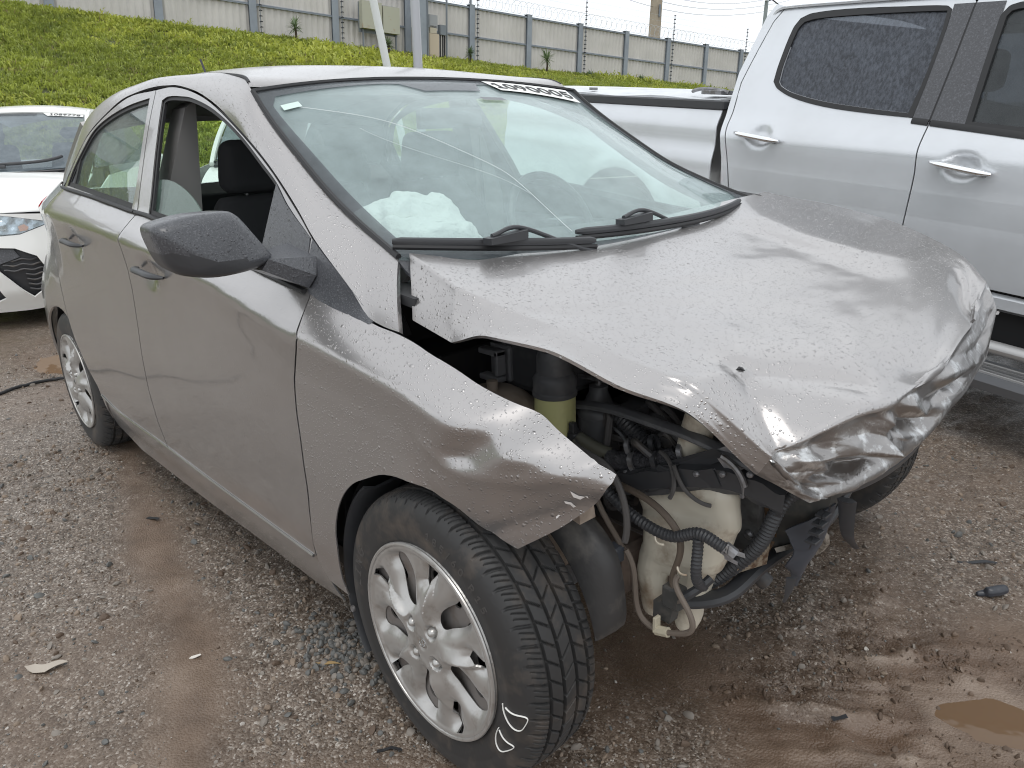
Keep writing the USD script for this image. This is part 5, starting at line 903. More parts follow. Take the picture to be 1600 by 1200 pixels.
part('reservoir_cap', lathe([(.0365, .734), (.0395, .736), (.0395, .744), (.0375, .747), (.0385, .755), (.0385, .770), (.035, .777), (.0315, .782), (.031, .815), (.027, .828), (.015, .834), (0, .835)], (.047, -.50, 0), (0, 0, 1), 36, 1.15), BAYP, rv)
part('reservoir_spout', tube([(.066, -.50, .673), (.082, -.497, .664)], .009, 12), TANKW, rv)
part('coolant_hose', tube([(.078, -.497, .667), (.11, -.49, .652), (.145, -.48, .638), (.17, -.47, .632)], .0125, 12, n=18), mat('grey_green_hose', (.085, .085, .065), rough=.6), hb)
part('hose_clamp', [lathe([(.0125, 0), (.0155, 0), (.0155, .016), (.0125, .016)], (.088, -.495, .662), (.62, .1, -.3), 16), box(.094, .108, -.512, -.498, .668, .690, .003)], BLACKP, hb)
part('air_canister', lathe([(0, .55), (.040, .552), (.045, .57), (.045, .672), (.0465, .674), (.0465, .682), (.043, .69), (.030, .70), (.02, .722), (.02, .735), (0, .737)], (.075, -.40, 0), (0, 0, 1), 32), BAYP, hb)
part('canister_fitting', [lathe([(.006, 0), (.006, .02), (0, .021)], (.075, -.40, .735), (0, 0, 1), 10), tube([(.02, -.40, .745), (.16, -.40, .752)], .005, 6), box(.12, .15, -.41, -.39, .742, .757, .003)], ALU, hb)
part('bonnet_stay', tube([(.02, -.46, .692), (.058, -.45, .702), (.16, -.45, .716), (.254, -.45, .714), (.34, -.45, .710), (.43, -.44, .69), (.50, -.40, .655)], .0145, 10, n=30, flat=.55), BAYP, hb, label='flat black strip arching across the engine bay')
part('vacuum_hose', [tube([(.12, -.42, .66), (.15, -.42, .655), (.18, -.42, .62), (.185, -.43, .60)], .004, 6, n=14), tube([(.15, -.40, .685), (.19, -.40, .67), (.21, -.41, .63), (.205, -.43, .61)], .005, 6, n=14)], BAYP, hb)
part('taped_wiring', tube([(.165, -.475, .625), (.186, -.47, .622), (.22, -.46, .625), (.25, -.455, .632), (.285, -.45, .648), (.30, -.44, .66)], np.array([.018, .022, .019, .022, .019, .023, .02, .021, .019, .022, .018, .014]), 10, n=12), mat('black_tape', (.028, .028, .032), rough=.55, bump=(70.0, .9, .012)), hb)
part('wire_end', [tube([(.108, -.505, .628), (.116, -.506, .622)], .0045, 6), tube([(.122, -.506, .618), (.132, -.506, .61)], .003, 6)], mat('copper_terminal', (.42, .2, .09), rough=.4, metal=.6), hb)
# washer tank: body, two lobes, filler neck
tank = blob([[(.245, -.45, .575, .022), (.33, -.44, .60, .030), (.395, -.43, .60, .034), (.405, -.43, .555, .032), (.32, -.44, .55, .030), (.27, -.45, .54, .028)],
             [(.275, -.455, .53, .030), (.39, -.43, .545, .040), (.375, -.44, .475, .038), (.285, -.46, .46, .030)], [(.275, -.46, .46, .028), (.272, -.47, .42, .027), (.282, -.47, .345, .027)],
             [(.365, -.44, .48, .036), (.345, -.44, .42, .030), (.345, -.44, .34, .026), (.338, -.44, .315, .022)], [(.28, -.46, .44, .026), (.34, -.44, .44, .03)]], 13, .012, .009)
v = np.array(tank.vertices)
for (c_, r_, a_) in (((.345, -.50, .565), .03, .012), ((.30, -.50, .59), .022, .010), ((.375, -.49, .525), .02, -.008), ((.312, -.5, .48), .012, .012), ((.28, -.5, .405), .008, .0)):
    d_ = np.linalg.norm(v - c_, axis=1); v[:, 1] += a_ * np.exp(-(d_ / r_) ** 2)
gv = np.exp(-np.abs(v[:, 2] - (.415 + .25 * (v[:, 0] - .28))) / .004) * .003; v[:, 1] += gv
part('washer_tank', trimesh.Trimesh(v, tank.faces, process=False), TANKW, hb, label='dirty white washer fluid tank hanging in the open corner', smooth=60)
part('filler_neck', lathe([(.022, 0), (.024, .02), (.030, .10), (.031, .16), (.026, .165), (0, .165)], (.298, -.415, .60), (.30, -.02, 1), 24), TANKW, hb)
part('headlamp_bracket', [hull([(.16, -.47, .575), (.16, -.45, .565), (.25, -.47, .622), (.25, -.45, .60), (.349, -.47, .672), (.349, -.45, .648), (.40, -.47, .71), (.42, -.45, .69)]), box(.18, .22, -.48, -.47, .575, .60), box(.29, .33, -.485, -.465, .625, .65)], BLACKP, hb)
q = np.array([(.20, -.475, .585), (.26, -.475, .607), (.33, -.465, .632), (.42, -.44, .648), (.47, -.42, .636), (.502, -.40, .616)]); sp_ = spline(q, 26)
wv = .003 * np.sin(np.arange(26) * 1.3)[:, None] * [0, 0, 1]; g = np.stack([sp_ + [0, .01, .015] + wv, sp_ + [.0, -.008, .012] + wv, sp_ + [0, -.008, -.010], sp_ + [0, .0, -.016] - wv])
part('radiator_support', shell(g.reshape(-1, 3), grid_faces(4, 26), .012), BLACKP, hb, label='broken black radiator support strip')
for k in (12, 17, 21):
    a = sp_[k] + [0, -.0135, 0]; d_ = (sp_[k + 1] - sp_[k]); d_ /= np.linalg.norm(d_)
    part('support_clip', [hull([a + d_ * x + [0, y, z] for x in (-.012, .012) for y in (-.004, .002) for z in (lo_, lo_ + .003)]) for lo_ in (-.010, .008)], ALU, hb)
part('support_bracket', [hull([(.39, -.46, .70), (.44, -.44, .725), (.42, -.45, .66), (.47, -.42, .69), (.39, -.44, .70), (.44, -.42, .725)]), tube([(.415, -.47, .70), (.44, -.46, .68), (.455, -.455, .65)], .006, 8, n=10)], ALU, hb)
part('radiator_tank', [box(.325, .415, -.335, -.30, .44, .575, .012), box(.335, .405, -.345, -.33, .50, .57, .005), lathe([(.012, 0), (.014, .012), (.008, .014), (0, .014)], (.385, -.336, .465), (0, -1, 0), 16)], ALU, hb)
part('radiator', [box(.345, .40, -.30, .40, .50, .60, .004)], DARKM, hb)
part('radiator_fins', [box(.4005, .404, -.10, .39, z_, z_ + .004) for z_ in np.arange(.51, .6, .012)], ALU, hb)
part('connector', [box(.345, .375, -.378, -.350, .475, .56, .006), box(.335, .37, -.385, -.36, .545, .56, .004), box(.35, .385, -.38, -.36, .46, .49, .006), tube([(.36, -.38, .475), (.365, -.39, .45), (.35, -.395, .42)], .007, 8, n=10)], BLACKP, hb)
part('rusty_bracket', [hull([(.43, -.34, .57), (.45, -.335, .565), (.455, -.33, .50), (.435, -.335, .505)]), hull([(.43, -.34, .49), (.452, -.33, .49), (.44, -.34, .45), (.425, -.34, .46)])], mat('orange_rust', (.20, .11, .045), rough=.7, noise=(50.0, (.06, .045, .035), .4, .7)), hb)
part('corner_panel', [hull([(.44, -.335, .60), (.54, -.30, .625), (.44, -.32, .47), (.51, -.27, .49), (.46, -.24, .47), (.54, -.24, .62)])], mat('dusty_dark_panel', (.05, .05, .047), rough=.6, noise=(22.0, (.11, .10, .085), .5, .72)), hb)
rib = lambda pts, r, n: tube(pts, r, 10, n=n, rib=.07)
part('corrugated_loom', rib([(.505, -.36, .625), (.488, -.39, .60), (.474, -.40, .55), (.452, -.405, .502), (.403, -.41, .44), (.365, -.43, .402), (.33, -.44, .395)], .0135, 90), BLACKP, hb)
part('wiring_loom', rib([(.10, -.50, .60), (.165, -.53, .603), (.189, -.53, .595), (.245, -.53, .568), (.306, -.53, .55), (.369, -.53, .551), (.415, -.53, .575), (.45, -.53, .572), (.474, -.525, .565)], .0105, 110), BLACKP, hb)
part('loom_end', [tube([(.466, -.527, .568), (.482, -.52, .556)], .012, 10), hull([(.475, -.53, .572), (.495, -.51, .560), (.478, -.53, .562), (.497, -.51, .552)]), hull([(.468, -.53, .556), (.486, -.515, .543), (.47, -.53, .548), (.486, -.515, .536)])], ALU, hb)
part('wiring_loom', rib([(.418, -.532, .568), (.4175, -.532, .53), (.416, -.53, .492), (.412, -.50, .455)], .0095, 34), BLACKP, hb)
for c_ in ((.345, -.545, .540), (.395, -.545, .50)):
    part('cable_tie', tube([np.array(c_) + [-.008, 0, .004], np.array(c_) + [.0, -.004, -.003], np.array(c_) + [.012, 0, -.004]], .0020, 6, n=10), TANKW, hb)
wmat = mat('dirty_grey_wire', (.085, .08, .078), rough=.6); bmat = mat('muddy_brown_wire', (.13, .105, .085), rough=.65)
part('wire', tube([(.13, -.53, .665), (.184, -.56, .668), (.232, -.56, .657), (.262, -.56, .63), (.282, -.56, .579), (.280, -.56, .518)], .0065, 8, n=40), wmat, hb)
part('wire', tube([(.15, -.50, .60), (.207, -.55, .568), (.239, -.55, .526), (.268, -.552, .496)], .0055, 8, n=24), bmat, hb)
cn = part('plug', [box(.243, .272, -.575, -.548, .468, .502, .005), lathe([(.013, 0), (.0165, .0), (.0165, .014), (.013, .014)], (.252, -.566, .484), (-.5, -.9, 0), 6)], mat('dark_blue_grey_plug', (.045, .05, .06), rough=.45), hb, label='dark square plug dangling from its wires')
part('plug_pin', [box(.238 + .008 * i_, .243 + .008 * i_, -.5815, -.5775, z_, z_ + .005, .001) for i_ in range(2) for z_ in (.474, .483, .492)], ALU, cn)
part('wire', tube([(.276, -.552, .495), (.293, -.55, .46), (.297, -.55, .43), (.299, -.55, .407), (.31, -.55, .371), (.34, -.55, .357), (.37, -.55, .362), (.397, -.55, .373), (.424, -.55, .393), (.424, -.55, .415), (.408, -.55, .44), (.385, -.545, .465), (.382, -.535, .479)], .0055, 8, n=70), bmat, hb)
part('wire_joint', [tube([(.348, -.55, .356), (.375, -.55, .364)], .0095, 8), box(.345, .352, -.558, -.542, .352, .385, .002)], mat('cream_connector', (.42, .38, .29), rough=.5), hb)
part('washer_hose', tube([(.20, -.51, .60), (.248, -.522, .604), (.315, -.527, .597), (.358, -.527, .574), (.375, -.525, .549), (.376, -.525, .51), (.363, -.525, .458), (.372, -.525, .437), (.385, -.53, .42)], .0065, 8, n=60), mat('brown_hose', (.10, .078, .06), rough=.55), hb)
pm_ = part('washer_pump', [box(.345, .385, -.535, -.505, .40, .445, .008), hull([(.325, -.53, .40), (.372, -.53, .415), (.325, -.53, .365), (.362, -.53, .365), (.325, -.505, .40), (.372, -.505, .415), (.325, -.505, .365), (.362, -.505, .365)])], mat('dark_pump_plastic', (.05, .05, .048), rough=.5, noise=(40.0, (.10, .09, .08), .5, .75)), hb)
part('pump_hose', tube([(.385, -.53, .43), (.41, -.51, .455), (.42, -.49, .47)], .009, 8, n=12), BLACKP, pm_)
bq = spline([(.33, -.50, .385), (.382, -.45, .388), (.417, -.42, .405), (.427, -.35, .427), (.45, -.25, .452), (.46, -.15, .47), (.44, .0, .51), (.40, .15, .54)], 40)
part('lower_crossbar', tube(bq, .020, 10, flat=.7), BLACKP, hb)
part('broken_bracket', [hull([(.44, -.40, .50), (.46, -.36, .51), (.42, -.40, .44), (.45, -.35, .45), (.43, -.42, .46)])], mat('bent_bright_metal', (.36, .31, .24), rough=.5, metal=.4, noise=(60.0, (.13, .08, .05), .45, .6)), hb)
part('hanging_pipe', tube([(.395, -.31, .42), (.405, -.305, .395), (.424, -.295, .372)], .017, 12, n=8), DARKM, hb)
beam = spline([(.47, -.28, .60), (.50, -.16, .585), (.512, .0, .590), (.505, .12, .61), (.49, .24, .645)], 40)
part('bumper_beam', tube(beam, .040, 12, flat=.8), BLACKP, hb, label='black bumper beam under the hood lip')
gr = [box(.535, .555, -.385 + .010 * k_, -.362 + .010 * k_, .545 + .013 * k_, .550 + .013 * k_, .001) for k_ in range(4)] + [hull([(.545, -.388, .535), (.549, -.355, .592), (.545, -.380, .535), (.549, -.347, .592)]), hull([(.545, -.364, .54), (.549, -.330, .60), (.545, -.356, .54), (.549, -.322, .60)])]
for q in gr: part('grille_piece', q, BLACKP, hb)
sc = upsample(np.array([[(.49, -.37, .545), (.52, -.32, .565), (.53, -.27, .575)], [(.50, -.36, .51), (.525, -.30, .52), (.52, -.275, .52)], [(.49, -.35, .475), (.51, -.31, .465), (.50, -.285, .47)], [(.48, -.335, .455), (.495, -.31, .43), (.49, -.30, .43)]]), 18, 14)
sc += .010 * (np.stack([meshkit.fbm(sc * 22, 3, k_) for k_ in (1, 2, 3)], -1) - .5)
part('torn_undertray', shell(sc.reshape(-1, 3), grid_faces(18, 14), .003), mat('dark_blue_grey_plastic', (.035, .04, .05), rough=.4), hb)
part('torn_undertray', tube([(.49, -.31, .44), (.485, -.30, .415), (.478, -.285, .385)], [.014, .009, .003], 6, flat=.3), mat('torn_plastic_strip', (.05, .055, .065), rough=.45), hb)
st_ = spline([(.56, -.29, .60), (.556, -.275, .575), (.552, -.255, .52), (.548, -.225, .485), (.545, -.19, .455)], 18)
part('hanging_strip', tube(st_, np.linspace(.017, .007, 18), 6, flat=.3), BLACKP, hb)
part('hanging_strip', tube(spline([(.52, -.39, .47), (.515, -.385, .44), (.50, -.37, .40)], 10), np.linspace(.010, .003, 10), 6, flat=.3), BLACKP, hb)

# more of the clutter in the open corner
rr = np.random.default_rng(19)
for k in range(24):
    p0 = np.array([rr.uniform(.06, .30), rr.uniform(-.43, -.30), rr.uniform(.54, .70)]); p3 = p0 + [rr.uniform(.08, .2), rr.uniform(-.05, .08), rr.uniform(-.12, .06)]; q = [p0, p0 + [.03, rr.uniform(-.03, .01), rr.uniform(.0, .05)], p3 + [-.04, rr.uniform(-.03, .02), rr.uniform(.0, .05)], p3]
    part('engine_hose', tube(q, rr.uniform(.004, .011), 8, n=22), (BAYP, DARKM, wmat)[k % 3], hb)
for k in range(18):
    p0 = np.array([rr.uniform(.08, .36), rr.uniform(-.40, -.32), rr.uniform(.56, .68)]); s_b = rr.uniform(.012, .03, 3)
    part('engine_fitting', box(*np.ravel(np.stack([p0 - s_b, p0 + s_b], 1)), .004), (BAYP, ALU, DARKM)[k % 3], hb)
part('headlamp_mount', [hull([(.36, -.475, .655), (.40, -.47, .672), (.375, -.47, .625), (.415, -.465, .64), (.36, -.455, .655), (.415, -.445, .64)]), hull([(.21, -.485, .612), (.33, -.478, .662), (.21, -.485, .604), (.33, -.478, .652), (.21, -.475, .612), (.33, -.468, .662)])], BLACKP, hb)
part('bracket_plate', [hull([(.235, -.487, .60), (.315, -.482, .628), (.25, -.487, .572), (.318, -.482, .598), (.24, -.480, .60), (.318, -.475, .6)])], mat('grey_black_plastic', (.075, .075, .078), rough=.45, noise=(30.0, (.13, .12, .11), .5, .75)), hb)
part('headlamp_clip', [box(.262, .280, -.491, -.487, .592, .612, .002)], BLACKP, hb)
for p0 in ((.40, -.452, .652), (.447, -.438, .643), (.49, -.41, .625)):
    part('support_rib', [box(p0[0] - .004, p0[0] + .004, p0[1] - .012, p0[1] + .01, p0[2] - .02, p0[2] + .016, .002)], ALU, hb)
part('support_wire', tube([(.33, -.485, .66), (.345, -.49, .64), (.36, -.485, .618), (.385, -.48, .605), (.40, -.47, .60)], .004, 6, n=24), wmat, hb)
part('fan_shroud', [hull([(.30, -.352, .62), (.425, -.35, .63), (.30, -.352, .46), (.425, -.35, .46), (.30, -.30, .62), (.425, -.30, .63)])], mat('worn_grey_shroud', (.15, .15, .15), rough=.45, noise=(24.0, (.07, .068, .065), .45, .7)), hb)
for q in ((.395, .60), (.412, .50), (.36, .61)): part('shroud_bolt', lathe([(.009, 0), (.009, .005), (.005, .009), (0, .009)], (q[0], -.353, q[1]), (0, -1, 0), 10), ALU, hb)
part('edge_flange', [hull([(.455, -.335, .48), (.51, -.27, .50), (.46, -.335, .472), (.515, -.27, .492), (.45, -.31, .47)]), tube([(.50, -.29, .53), (.52, -.27, .50), (.50, -.26, .46)], .008, 6, n=8)], mat('bright_torn_edge', (.33, .30, .26), rough=.5, metal=.3, noise=(60.0, (.12, .10, .08), .45, .6)), hb)
for k, (x, y, z) in enumerate(((.22, -.47, .64), (.27, -.465, .655), (.20, -.455, .66), (.245, -.44, .675), (.31, -.44, .675))):
    part('hose_clip', lathe([(.016, 0), (.020, .001), (.020, .010), (.016, .011)], (x, y, z - .012), (1, .3, .4), 14), (ALU, BLACKP)[k % 2], hb)
part('ribbed_hose', rib([(.14, -.42, .70), (.19, -.43, .675), (.23, -.42, .645), (.28, -.40, .62), (.33, -.38, .62)], .016, 60), BLACKP, hb)
part('headlamp_lead', tube([(.28, -.46, .665), (.315, -.475, .655), (.335, -.49, .63), (.33, -.495, .60)], .0045, 6, n=20), wmat, hb)
part('sticker', box(.300, .338, -.4805, -.479, .545, .565, .0005), PAPER, hb) if False else None
for k in range(7):
    a = np.array([.17 + .05 * k, -.478 + .004 * k, .585 + .014 * k]); part('support_bolt', lathe([(.006, 0), (.006, .004), (.003, .007), (0, .007)], a + [0, -.010, .012], (0, -1, .2), 8), ALU, hb)
part('torn_foam', blob([[(.45, -.37, .635, .014), (.49, -.33, .645, .012), (.47, -.35, .615, .010)]], 33, .02, .006), mat('grey_foam', (.10, .10, .10), rough=.9), hb)
# ================================================================ the white pickup
def rotm(yaw, pitch, roll):
    cy, sy, cp, sp, cr_, sr_ = math.cos(yaw), math.sin(yaw), math.cos(pitch), math.sin(pitch), math.cos(roll), math.sin(roll)
    return np.array([[cy, -sy, 0], [sy, cy, 0], [0, 0, 1]]) @ np.array([[cp, 0, sp], [0, 1, 0], [-sp, 0, cp]]) @ np.array([[1, 0, 0], [0, cr_, -sr_], [0, sr_, cr_]])
Mt = np.eye(4); Mt[:3, :3] = rotm(*TRK[3:]); Mt[:3, 3] = TRK[:3]
pk_ = thing('pickup_truck', 'white double cab pickup with chrome door handles behind the crashed car', 'pickup', matrix=Mt)
def truck_w(z): return np.interp(z, [.3, .5, .62, .80, .95, 1.06, 1.085, 1.13, 1.18, 1.40, 1.64, 1.8], [.88, .905, .922, .928, .924, .928, .926, .900, .868, .785, .684, .605])
def tl_(side, off=0.0):
    def f(x, z):
        w = sum(truck_w(z + d) for d in (-.02, -.01, 0, .01, .02)) / 5 + off
        for cx, cz in ((1.0, 1.085), (2.0, 1.045)): w = w - .028 * np.exp(-(((x - cx) / .066) ** 2 + ((z - cz) / .042) ** 2) ** 2.2)
        w = w - .30 * ss(x, 2.9, 3.9) ** 2 * .3
        return np.stack([x, side * w, z], 1)
    return f
rear_edge, seam_t = T_CABREAR, T_SEAM
for side in (-1, 1):
    out = (0, side, 0)
    rdoor = Polygon(np.vstack([rear_edge, [[.86, .80], [.93, .66], [1.02, .60], [1.815, .60]], seam_t[::-1], [[1.76, 1.665], [1.3, 1.675]]])).buffer(-.003)
    fdoor = Polygon(np.vstack([seam_t, [[1.815, .60], [2.86, .60], [2.90, .9], [2.87, 1.14], [2.55, 1.30], [2.22, 1.52], [2.05, 1.63], [1.79, 1.655]]])).buffer(-.003)
    fr = Polygon(smooth_ring(T_FRAME, 4)); gl = Polygon(smooth_ring(T_GLASS, 4))
    ff = Polygon(smooth_ring([(1.968, 1.20), (1.926, 1.578), (1.937, 1.597), (1.969, 1.604), (2.06, 1.595), (2.22, 1.49), (2.55, 1.27), (2.72, 1.165)], 4))
    rd = part('rear_door', sheet(rdoor.difference(gl), tl_(side), .022, .006, out, .02), TRUCKP, pk_)
    fd = part('front_door', sheet(fdoor.difference(ff.buffer(.01)), tl_(side), .022, .006, out, .02), TRUCKP, pk_)
    part('door_gap', sheet(shapely.box(.72, .56, 2.9, 1.66).intersection(shapely.union_all([rdoor, fdoor]).buffer(.01)).difference(gl.buffer(.01)).difference(ff.buffer(.02)), tl_(side, -.02), .08, .003, out), RUBBER, pk_)
    part('window_surround', sheet(fr.difference(gl), tl_(side, .004), .02, .010, out, .012), RUBBER, rd)
    part('window_surround', sheet(ff.buffer(.024).difference(ff), tl_(side, .004), .02, .010, out, .012), RUBBER, fd)
    bp_ = Polygon([(1.724, 1.20), (1.722, 1.36), (1.71, 1.54), (1.697, 1.635), (1.90, 1.635), (1.93, 1.36), (1.945, 1.185)]); sm_ = LineString(seam_t).buffer(.004)
    q = [g for g in getattr(bp_.difference(sm_), 'geoms', [bp_])]; q.sort(key=lambda g: g.centroid.x)
    for g, pr in zip(q, (rd, fd)): part('pillar_applique', sheet(g, tl_(side, .003), .03, .004, out), GLOSSB, pr)
    part('seam_strip', sheet(LineString(seam_t).buffer(.005).intersection(bp_), tl_(side, .002), .02, 0, out), RUBBER, rd)
    for x0, x1, pr in ((1.726, 1.798, rd), (1.808, 2.84, fd)):
        xq = np.linspace(x0, x1, 12); zq = np.interp(xq, [1.7, 2.16, 2.84], [1.196, 1.166, 1.125]); part('belt_moulding', shell(np.vstack([tl_(side, .006)(xq, zq + .010), tl_(side, .009)(xq, zq), tl_(side, .004)(xq, zq - .013)]), grid_faces(3, 12), .006, out), RUBBER, pr)
    part('window_glass', sheet(gl.buffer(.006), tl_(side, -.006), .06, .004, out), GLASST, rd)
    part('window_glass', sheet(ff.buffer(.004), tl_(side, -.006), .06, .004, out), glass('truck_front_glass' + 'rl'[side > 0], (.52, .55, .58), haze=.012, drops=.3), fd)
    for (c0, c1), pr in (((.858, 1.092), (1.137, 1.070)), rd), (((1.885, 1.046), (2.125, 1.022)), fd):
        s = np.linspace(0, 1, 13)[:, None]; xz_ = np.array(c0) * (1 - s) + np.array(c1) * s; w = truck_w(xz_[:, 1])
        part('door_handle', tube(np.stack([xz_[:, 0], side * (w + .018 + .016 * (1 - (2 * s[:, 0] - 1) ** 4)), xz_[:, 1]], 1), .0195 * np.clip(1.1 - (2 * s[:, 0] - 1) ** 6, .5, 1), 12, flat=.7), CHROME, pr)
        part('handle_grip', tube(np.stack([xz_[1:-1, 0], side * (w[1:-1] + .010), xz_[1:-1, 1] - .004], 1), .011, 8), BLACKP, pr)
    # cab rear corner, roof drip
    cr_p = Polygon(np.vstack([T_CABEND, [[.80, .80], [.86, .66]], [[.853, .80]], rear_edge[::-1][:-1] - [.004, 0], [[.84, 1.675]]])).buffer(0)
    part('cab_corner', sheet(cr_p, tl_(side), .03, .006, out, .02), TRUCKP, pk_)
    # sill and side step
    part('sill', shell(np.array([[x, side * y, z] for y, z in ((.900, .590), (.912, .575), (.910, .535), (.88, .520)) for x in (.95, 1.9, 2.95)]), grid_faces(4, 3), .008, out), TRUCKP, pk_)
    part('underbody', box(.6, 3.3, side * .80, side * .70, .38, .60), RUBBER, pk_)
    part('step_rail', tube([(.95, side * .965, .405), (1.9, side * .985, .405), (2.95, side * .965, .405)], .030, 12, flat=.8), SATIN, pk_)
    stp = part('side_step', hull([(x, side * y, z) for x in (.90, 3.0) for y, z in ((.86, .315), (1.005, .300), (1.015, .275), (.99, .235), (.86, .235))]), GREYST, pk_)
    for y in (.90, .93, .96, .985): part('step_tread', box(.95, 2.95, side * (y - .006), side * (y + .006), .300, .318 - (y - .9) * .09, .002), SATIN, stp)
    for x in (1.1, 1.95, 2.8): part('step_bracket', tube([(x, side * .93, .26), (x, side * .80, .42)], .03, 6), RUBBER, pk_)
    # bed
    ba = np.radians(np.linspace(0, 180, 20)); bed = Polygon(np.vstack([[[.69, 1.19], [.70, 1.0], [.72, .60], [.46, .58]], np.stack([.44 * np.cos(ba), .42 + .42 * np.sin(ba)], 1), [[-1.3, .58], [-1.34, 1.19]]]))
    part('bed_side', sheet(bed, lambda x, z: np.stack([x, side * (.90 + .022 * ss(.98 - z, -.05, .06) - .035 * ss(z, 1.1, 1.2) + .03 * np.exp(-((np.hypot(x, z - .42) - .45) / .05) ** 2)), z], 1), .04, .006, out, .03), TRUCKP, pk_)
    part('bed_rail', box(-1.34, .70, side * .875, side * .80, 1.188, 1.236, .01), BLACKP, pk_)
    part('front_wing', sheet(Polygon(np.vstack([[[2.88, .60], [2.9, 1.13], [3.7, 1.10], [3.98, .98], [4.0, .62], [3.55, .60]], np.stack([3.10 + .43 * np.cos(ba), .42 + .43 * np.sin(ba)], 1), [[2.66, .60]]])).buffer(0), tl_(side), .06, .006, out, .04), TRUCKP, pk_)
    for cx in (0, 3.10):
        w = group_part('wheel', pk_); part('tyre', tread(-1, -.12, (0, 0), .35, r0=.372, rim=.215).apply_transform(rot([0, 0, 1], 0 if side < 0 else math.pi)).apply_translation([cx, side * .80, .372]), TYRE, w)
        part('rim', lathe([(.0, .02), (.06, .03), (.08, .01), (.17, .02), (.20, .05), (.215, .06), (.215, -.1), (0, -.1)], (cx, side * .83, .372), (0, side, 0), 30), ALU, w)
# cab roof, bed cover, box interior
rx = np.array([.78, .84, 1.0, 1.4, 1.8, 2.05]); yy_ = np.linspace(-1, 1, 21)
rz = np.array([1.655, 1.69, 1.715, 1.735, 1.73, 1.69]); re_ = np.array([1.64, 1.672, 1.675, 1.675, 1.665, 1.635])
G = np.stack([np.broadcast_to(rx[:, None], (6, 21)), .685 * yy_ * np.ones((6, 1)), re_[:, None] + (rz - re_ + .03)[:, None] * (1 - np.abs(yy_) ** 3)], -1); G = upsample(G, 24, 41)
part('cab_roof', shell(G.reshape(-1, 3), grid_faces(24, 41), .01, (0, 0, 1)), TRUCKP, pk_)
ws_t = np.array([[(2.04, .66 * s, 1.635 + .06 * (1 - s * s)), (2.50, .74 * s, 1.40), (2.98 + .15 * (1 - s * s), .80 * s, 1.14)] for s in np.linspace(-1, 1, 9)]); ws_t = upsample(ws_t, 24, 20)
part('windshield', shell(ws_t.reshape(-1, 3), grid_faces(24, 20), .005, (1, 0, 1)), GLASST, pk_)
hd_ = np.array([[(2.95 + .15 * (1 - s * s), .86 * s, 1.12 + .04 * (1 - s * s)), (3.5, .85 * s, 1.10 + .05 * (1 - s * s)), (3.95 + .1 * (1 - s * s), .80 * s, .98 + .05 * (1 - s * s))] for s in np.linspace(-1, 1, 9)]); hd_ = upsample(hd_, 24, 20)
part('hood', shell(hd_.reshape(-1, 3), grid_faces(24, 20), .008, (0, 0, 1)), TRUCKP, pk_)
part('front_fascia', hull([(x, y, z) for y in (-.78, .78) for x, z in ((3.98, .96), (4.12, .75), (4.10, .48), (3.9, .42), (3.9, .96))]), TRUCKP, pk_)
part('cab_back', [box(.78, .82, -.84, .84, .55, 1.18), box(.79, .82, -.76, .76, 1.18, 1.25), box(.79, .82, -.64, .64, 1.55, 1.64), box(.79, .82, -.70, -.55, 1.25, 1.55), box(.79, .82, .55, .70, 1.25, 1.55)], TRUCKP, pk_)
part('rear_glass', box(.80, .806, -.55, .55, 1.25, 1.55, .001), GLASST, pk_)
cv = np.array([[(x, .86 * s, 1.243 + .035 * (1 - s ** 4) + .006 * math.sin(9 * x)) for s in np.linspace(-1, 1, 15)] for x in np.linspace(-1.34, .66, 20)])
part('bed_cover', shell(cv.reshape(-1, 3), grid_faces(20, 15), .012, (0, 0, 1)), COVER, pk_)
for q in (box(.50, .64, -.84, -.74, 1.262, 1.285, .006), tube([(.40, -.80, 1.275), (.52, -.82, 1.29), (.66, -.80, 1.275)], .010, 6, n=10), box(-.48, -.44, -.83, -.79, 1.262, 1.278, .003)): part('cover_latch', q, ALU, pk_)
part('tailgate', box(-1.38, -1.34, -.84, .84, .60, 1.20, .015), TRUCKP, pk_)
part('chassis', box(-1.3, 3.9, -.55, .55, .40, .60), RUBBER, pk_); part('cab_floor', box(.8, 2.95, -.80, .80, .60, .66), RUBBER, pk_)
part('cab_dash', box(2.45, 2.9, -.78, .78, .75, 1.12, .05), DASH, pk_)
for y in (-.38, .38):
    for nm, x0 in (('front_seat', 1.72), ('rear_seat', .98)):
        st = group_part(nm, pk_); part('backrest', blob([[(x0 + .12, y - .2, .70, .07), (x0 + .12, y + .2, .70, .07), (x0, y - .18, 1.20, .06), (x0, y + .18, 1.20, .06)]], 5, .006, .05), CLOTH, st, smooth=60)
        part('headrest', blob([[(x0 - .01, y - .09, 1.36, .05), (x0 - .01, y + .09, 1.36, .05), (x0, y - .08, 1.44, .045), (x0, y + .08, 1.44, .045)]], 8, .003, .03), CLOTH, st, smooth=60)
        for q in (-.05, .05): part('headrest_post', tube([(x0 - .005, y + q, 1.22), (x0 - .005, y + q, 1.38)], .007, 8), CHROME, st)
        part('cushion', box(x0 + .1, x0 + .60, y - .25, y + .25, .72, .86, .05), CLOTH, st)

